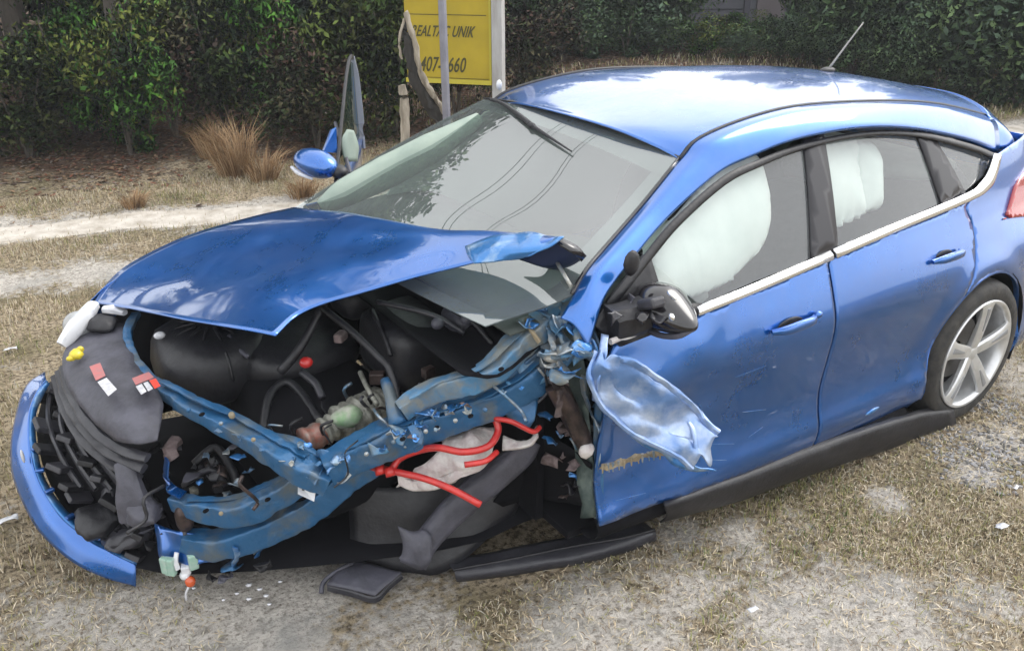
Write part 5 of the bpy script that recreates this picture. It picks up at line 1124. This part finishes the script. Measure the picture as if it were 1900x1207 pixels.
for i, (x_, y_) in enumerate([(-8.5, -11.5), (-10.5, -9.2), (-11, -6.4), (-10.8, -4.2), (-12.8, -11), (-6.8, -10.6), (-4.8, -10.4), (-3.0, -9.6), (-10.6, -2.6), (-1.4, -9.0)]):
    if i == 4: continue
    d_ = RM @ (V(x_, y_, .8) - CC); px_ = 950 + FPX * d_.x / d_.z; hw_ = FPX * 1.5 / d_.z
    if px_ - hw_ < 1420 and px_ + hw_ > 1350:
        s_ = 1 if px_ > 1385 else -1; sh_ = (1385 + s_ * (hw_ + 38) - px_) * d_.z / FPX; x_ += RM[0][0] * sh_; y_ += RM[0][1] * sh_
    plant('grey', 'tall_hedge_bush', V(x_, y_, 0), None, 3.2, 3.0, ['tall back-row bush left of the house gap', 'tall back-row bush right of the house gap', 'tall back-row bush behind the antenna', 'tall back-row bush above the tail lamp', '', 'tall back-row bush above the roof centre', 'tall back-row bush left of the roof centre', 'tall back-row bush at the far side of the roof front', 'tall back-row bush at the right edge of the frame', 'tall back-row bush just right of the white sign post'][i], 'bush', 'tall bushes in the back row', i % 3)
for i, (px, py) in enumerate([(1345, 118), (1180, 132), (1250, 128), (1420, 122)]): plant('green', 'roadside_weed', px, py, .55, .9, ['pale weed clump below the building gap', 'yellow-green weed clump behind the roof left of centre', 'yellow-green weed clump behind the roof near centre', 'dark weed clump right of the building gap'][i], 'weed', 'weeds beyond the roof', i % 2)
for i, (px, py, h, w_, kd) in enumerate([(1000, 150, 1.0, 1.3, 'tan'), (1080, 146, .9, 1.3, 'grey'), (1160, 142, .8, 1.2, 'grey'), (1225, 138, .75, 1.1, 'grey'), (1300, 136, .6, 1.0, 'green'), (1370, 136, .5, 1.0, 'grey'), (1440, 138, .75, 1.0, 'grey'), (1500, 142, 1.0, 1.1, 'grey'), (1580, 156, 1.1, 1.3, 'grey'), (1660, 170, 1.2, 1.3, 'grey'), (1740, 186, 1.2, 1.3, 'grey')]):
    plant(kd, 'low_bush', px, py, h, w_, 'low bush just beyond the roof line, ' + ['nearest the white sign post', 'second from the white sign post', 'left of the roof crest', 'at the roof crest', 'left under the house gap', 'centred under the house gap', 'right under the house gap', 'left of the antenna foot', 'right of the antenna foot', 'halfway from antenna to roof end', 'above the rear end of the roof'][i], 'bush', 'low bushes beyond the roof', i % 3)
# trees standing behind: seen at the top edge and in the paint and glass
TT = [(5.2, -8.4, 6.2), (3.4, -8.0, 6.8), (1.6, -7.9, 6.6), (0.0, -7.6, 6.0), (-1.4, -8.2, 5.0), (4.4, -10.2, 7.5), (2.4, -10.0, 7.2), (.6, -10, 6.6), (-1.2, -10.4, 5.5), (7.5, -8.6, 6.5), (-3.4, -11.0, 4.6), (-5.6, -12.4, 4.6), (-8, -13.2, 4.8), (-14, -11.5, 4.8), (-13, -5.4, 4.2), (-17, -8.2, 5.4), (-12.5, -3.0, 4.0)]
for i, (x, y, h) in enumerate(TT):
    lb = ('tree of the dark wood behind the left bank, crown above the shrubs' if i < 10 else 'grey-green tree of the far row beyond the roof of the car')
    e = plant('tree', 'tree', V(x, y, 0), None, h, 3.4 if i < 10 else 3.8, lb, 'tree', 'trees behind the left bank' if i < 10 else 'trees of the far row', i % 3)
# dry grass tufts
def tuft(px, py, h, n, lb, spread=.45, leanx=0):
    p = P(px, py, 0); e = empty('dry_grass_tuft', (p.x, p.y, hgt(p.x, p.y))); tag(e, lb, 'grass tuft')
    vs = []; fs = []
    for i in range(n):
        a = random.uniform(0, 6.28); r = random.uniform(0, .14) * (h / .5) ** .5; L = h * random.uniform(.25, 1) ** .8; sp_ = random.uniform(.05, spread * 1.5)
        b0 = V(math.cos(a) * r, math.sin(a) * r, 0); k = random.uniform(.0015, .0035); s = V(-math.sin(a + 1), math.cos(a + 1), 0) * k
        m1 = b0 + V(math.cos(a) * L * sp_ * .35 + leanx * L * .3, math.sin(a) * L * sp_ * .35, L * .6); m2 = b0 + V(math.cos(a) * L * sp_ + leanx * L, math.sin(a) * L * sp_, L * random.uniform(.75, 1))
        j = len(vs); vs += [b0 - s, b0 + s, m1 + s, m1 - s, m2]; fs += [(j, j + 1, j + 2, j + 3), (j + 3, j + 2, j + 4)]
    o = mesh('blades', vs, fs, [gm('tuft_straw', (.30, .19, .10)), gm('tuft_pale', (.38, .27, .16)), gm('tuft_brown', (.17, .10, .055))], e, False); o.location = (0, 0, 0)
    o.matrix_parent_inverse = Matrix.Identity(4); tag(o, kind='stuff')
    for q_ in o.data.polygons: q_.material_index = (q_.index // 2) % 3
tuft(440, 325, .62, 430, 'tall tan dry grass tuft at the foot of the bank left of the far mirror', .55, .22)
tuft(490, 335, .36, 280, 'lower spreading dry grass tuft just left of the far door mirror', .75)
tuft(400, 300, .45, 260, 'thin pale dry grass tuft behind the tall tan one', .5, .2)
tuft(560, 365, .22, 260, 'short brown grass tuft beneath the far door mirror', .8)
tuft(250, 385, .16, 260, 'short tan grass tuft on the edge of the sand track', .8)
# overhead wires beyond the wood edge, mirrored in the windscreen and the roof
for i, (y_, z_) in enumerate([(-5.6, 6.4), (-5.9, 6.9), (-5.3, 7.5), (-5.7, 8.1)]):
    o = tube('overhead_wire', [V(16, y_ - 1.5, z_ + .5), V(6, y_ - .5, z_ - .05), V(-2, y_ + .3, z_ - .2), V(-12, y_ + 1.3, z_ + .1), V(-26, y_ + 2.7, z_ + .9)], .011, BLK, None, n=8, seg=5)
    tag(o, 'thin dark overhead wire, seen only as a fine line mirrored in windscreen and roof', 'wire', 'overhead wires above the track')
# building seen through the gap
BD = empty('grey_house'); tag(BD, 'blurred grey house with a dark roof edge seen through the gap in the trees', 'house')
bc = P(1385, 60, 0); bc = CC + ray(1385, 40) * (17 / ray(1385, 40).length); 
ang = math.atan2(CC.y - bc.y, CC.x - bc.x) + .25; Rb = Matrix.Rotation(ang, 3, 'Z'); WG = mat('grey_house_wall', (.16, .16, .19), .8, col2=(.12, .125, .15), scale=2)
def hb(name, c, s, mt, par=BD): return box(name, Vector((bc.x, bc.y, 0)) + Rb @ Vector(c), s, mt, par, rot=Rb, bev=.01)
hb('wall', (0, 0, .9), (.3, 3.2, 2.9), WG)
for k in range(7): hb('siding_board', (.165, 0, .25 + k * .32), (.03, 3.2, .30), WG)
hb('roof', (.1, 0, 2.45), (1.2, 3.8, .12), mat('dark_roof', (.05, .055, .075), .7))
hb('door', (.2, .35, .9), (.06, .5, 1.7), mat('reddish_door', (.15, .13, .14), .7))
hb('porch_post', (.5, -.15, 1.1), (.1, .1, 2.5), mat('dark_post', (.07, .07, .09), .7))
hb('awning', (.55, -.55, 1.75), (.7, .7, .10), mat('pale_awning', (.42, .40, .42), .7))

# thin damp air: lets the far bushes fade a little
hz = box('haze', (0, 0, 4.0), (312, 312, 11.2), DARKV, None, bev=0); hz.data.materials.clear()
hm = bpy.data.materials.new('damp_air'); hm.use_nodes = True; t = hm.node_tree; t.nodes.clear()
ho = t.nodes.new('ShaderNodeOutputMaterial'); pv = t.nodes.new('ShaderNodeVolumePrincipled'); pv.inputs['Density'].default_value = .0022; pv.inputs['Color'].default_value = (.86, .90, .95, 1); pv.inputs['Anisotropy'].default_value = 0
t.links.new(pv.outputs[0], ho.inputs['Volume']); hz.data.materials.append(hm); tag(hz, kind='stuff')
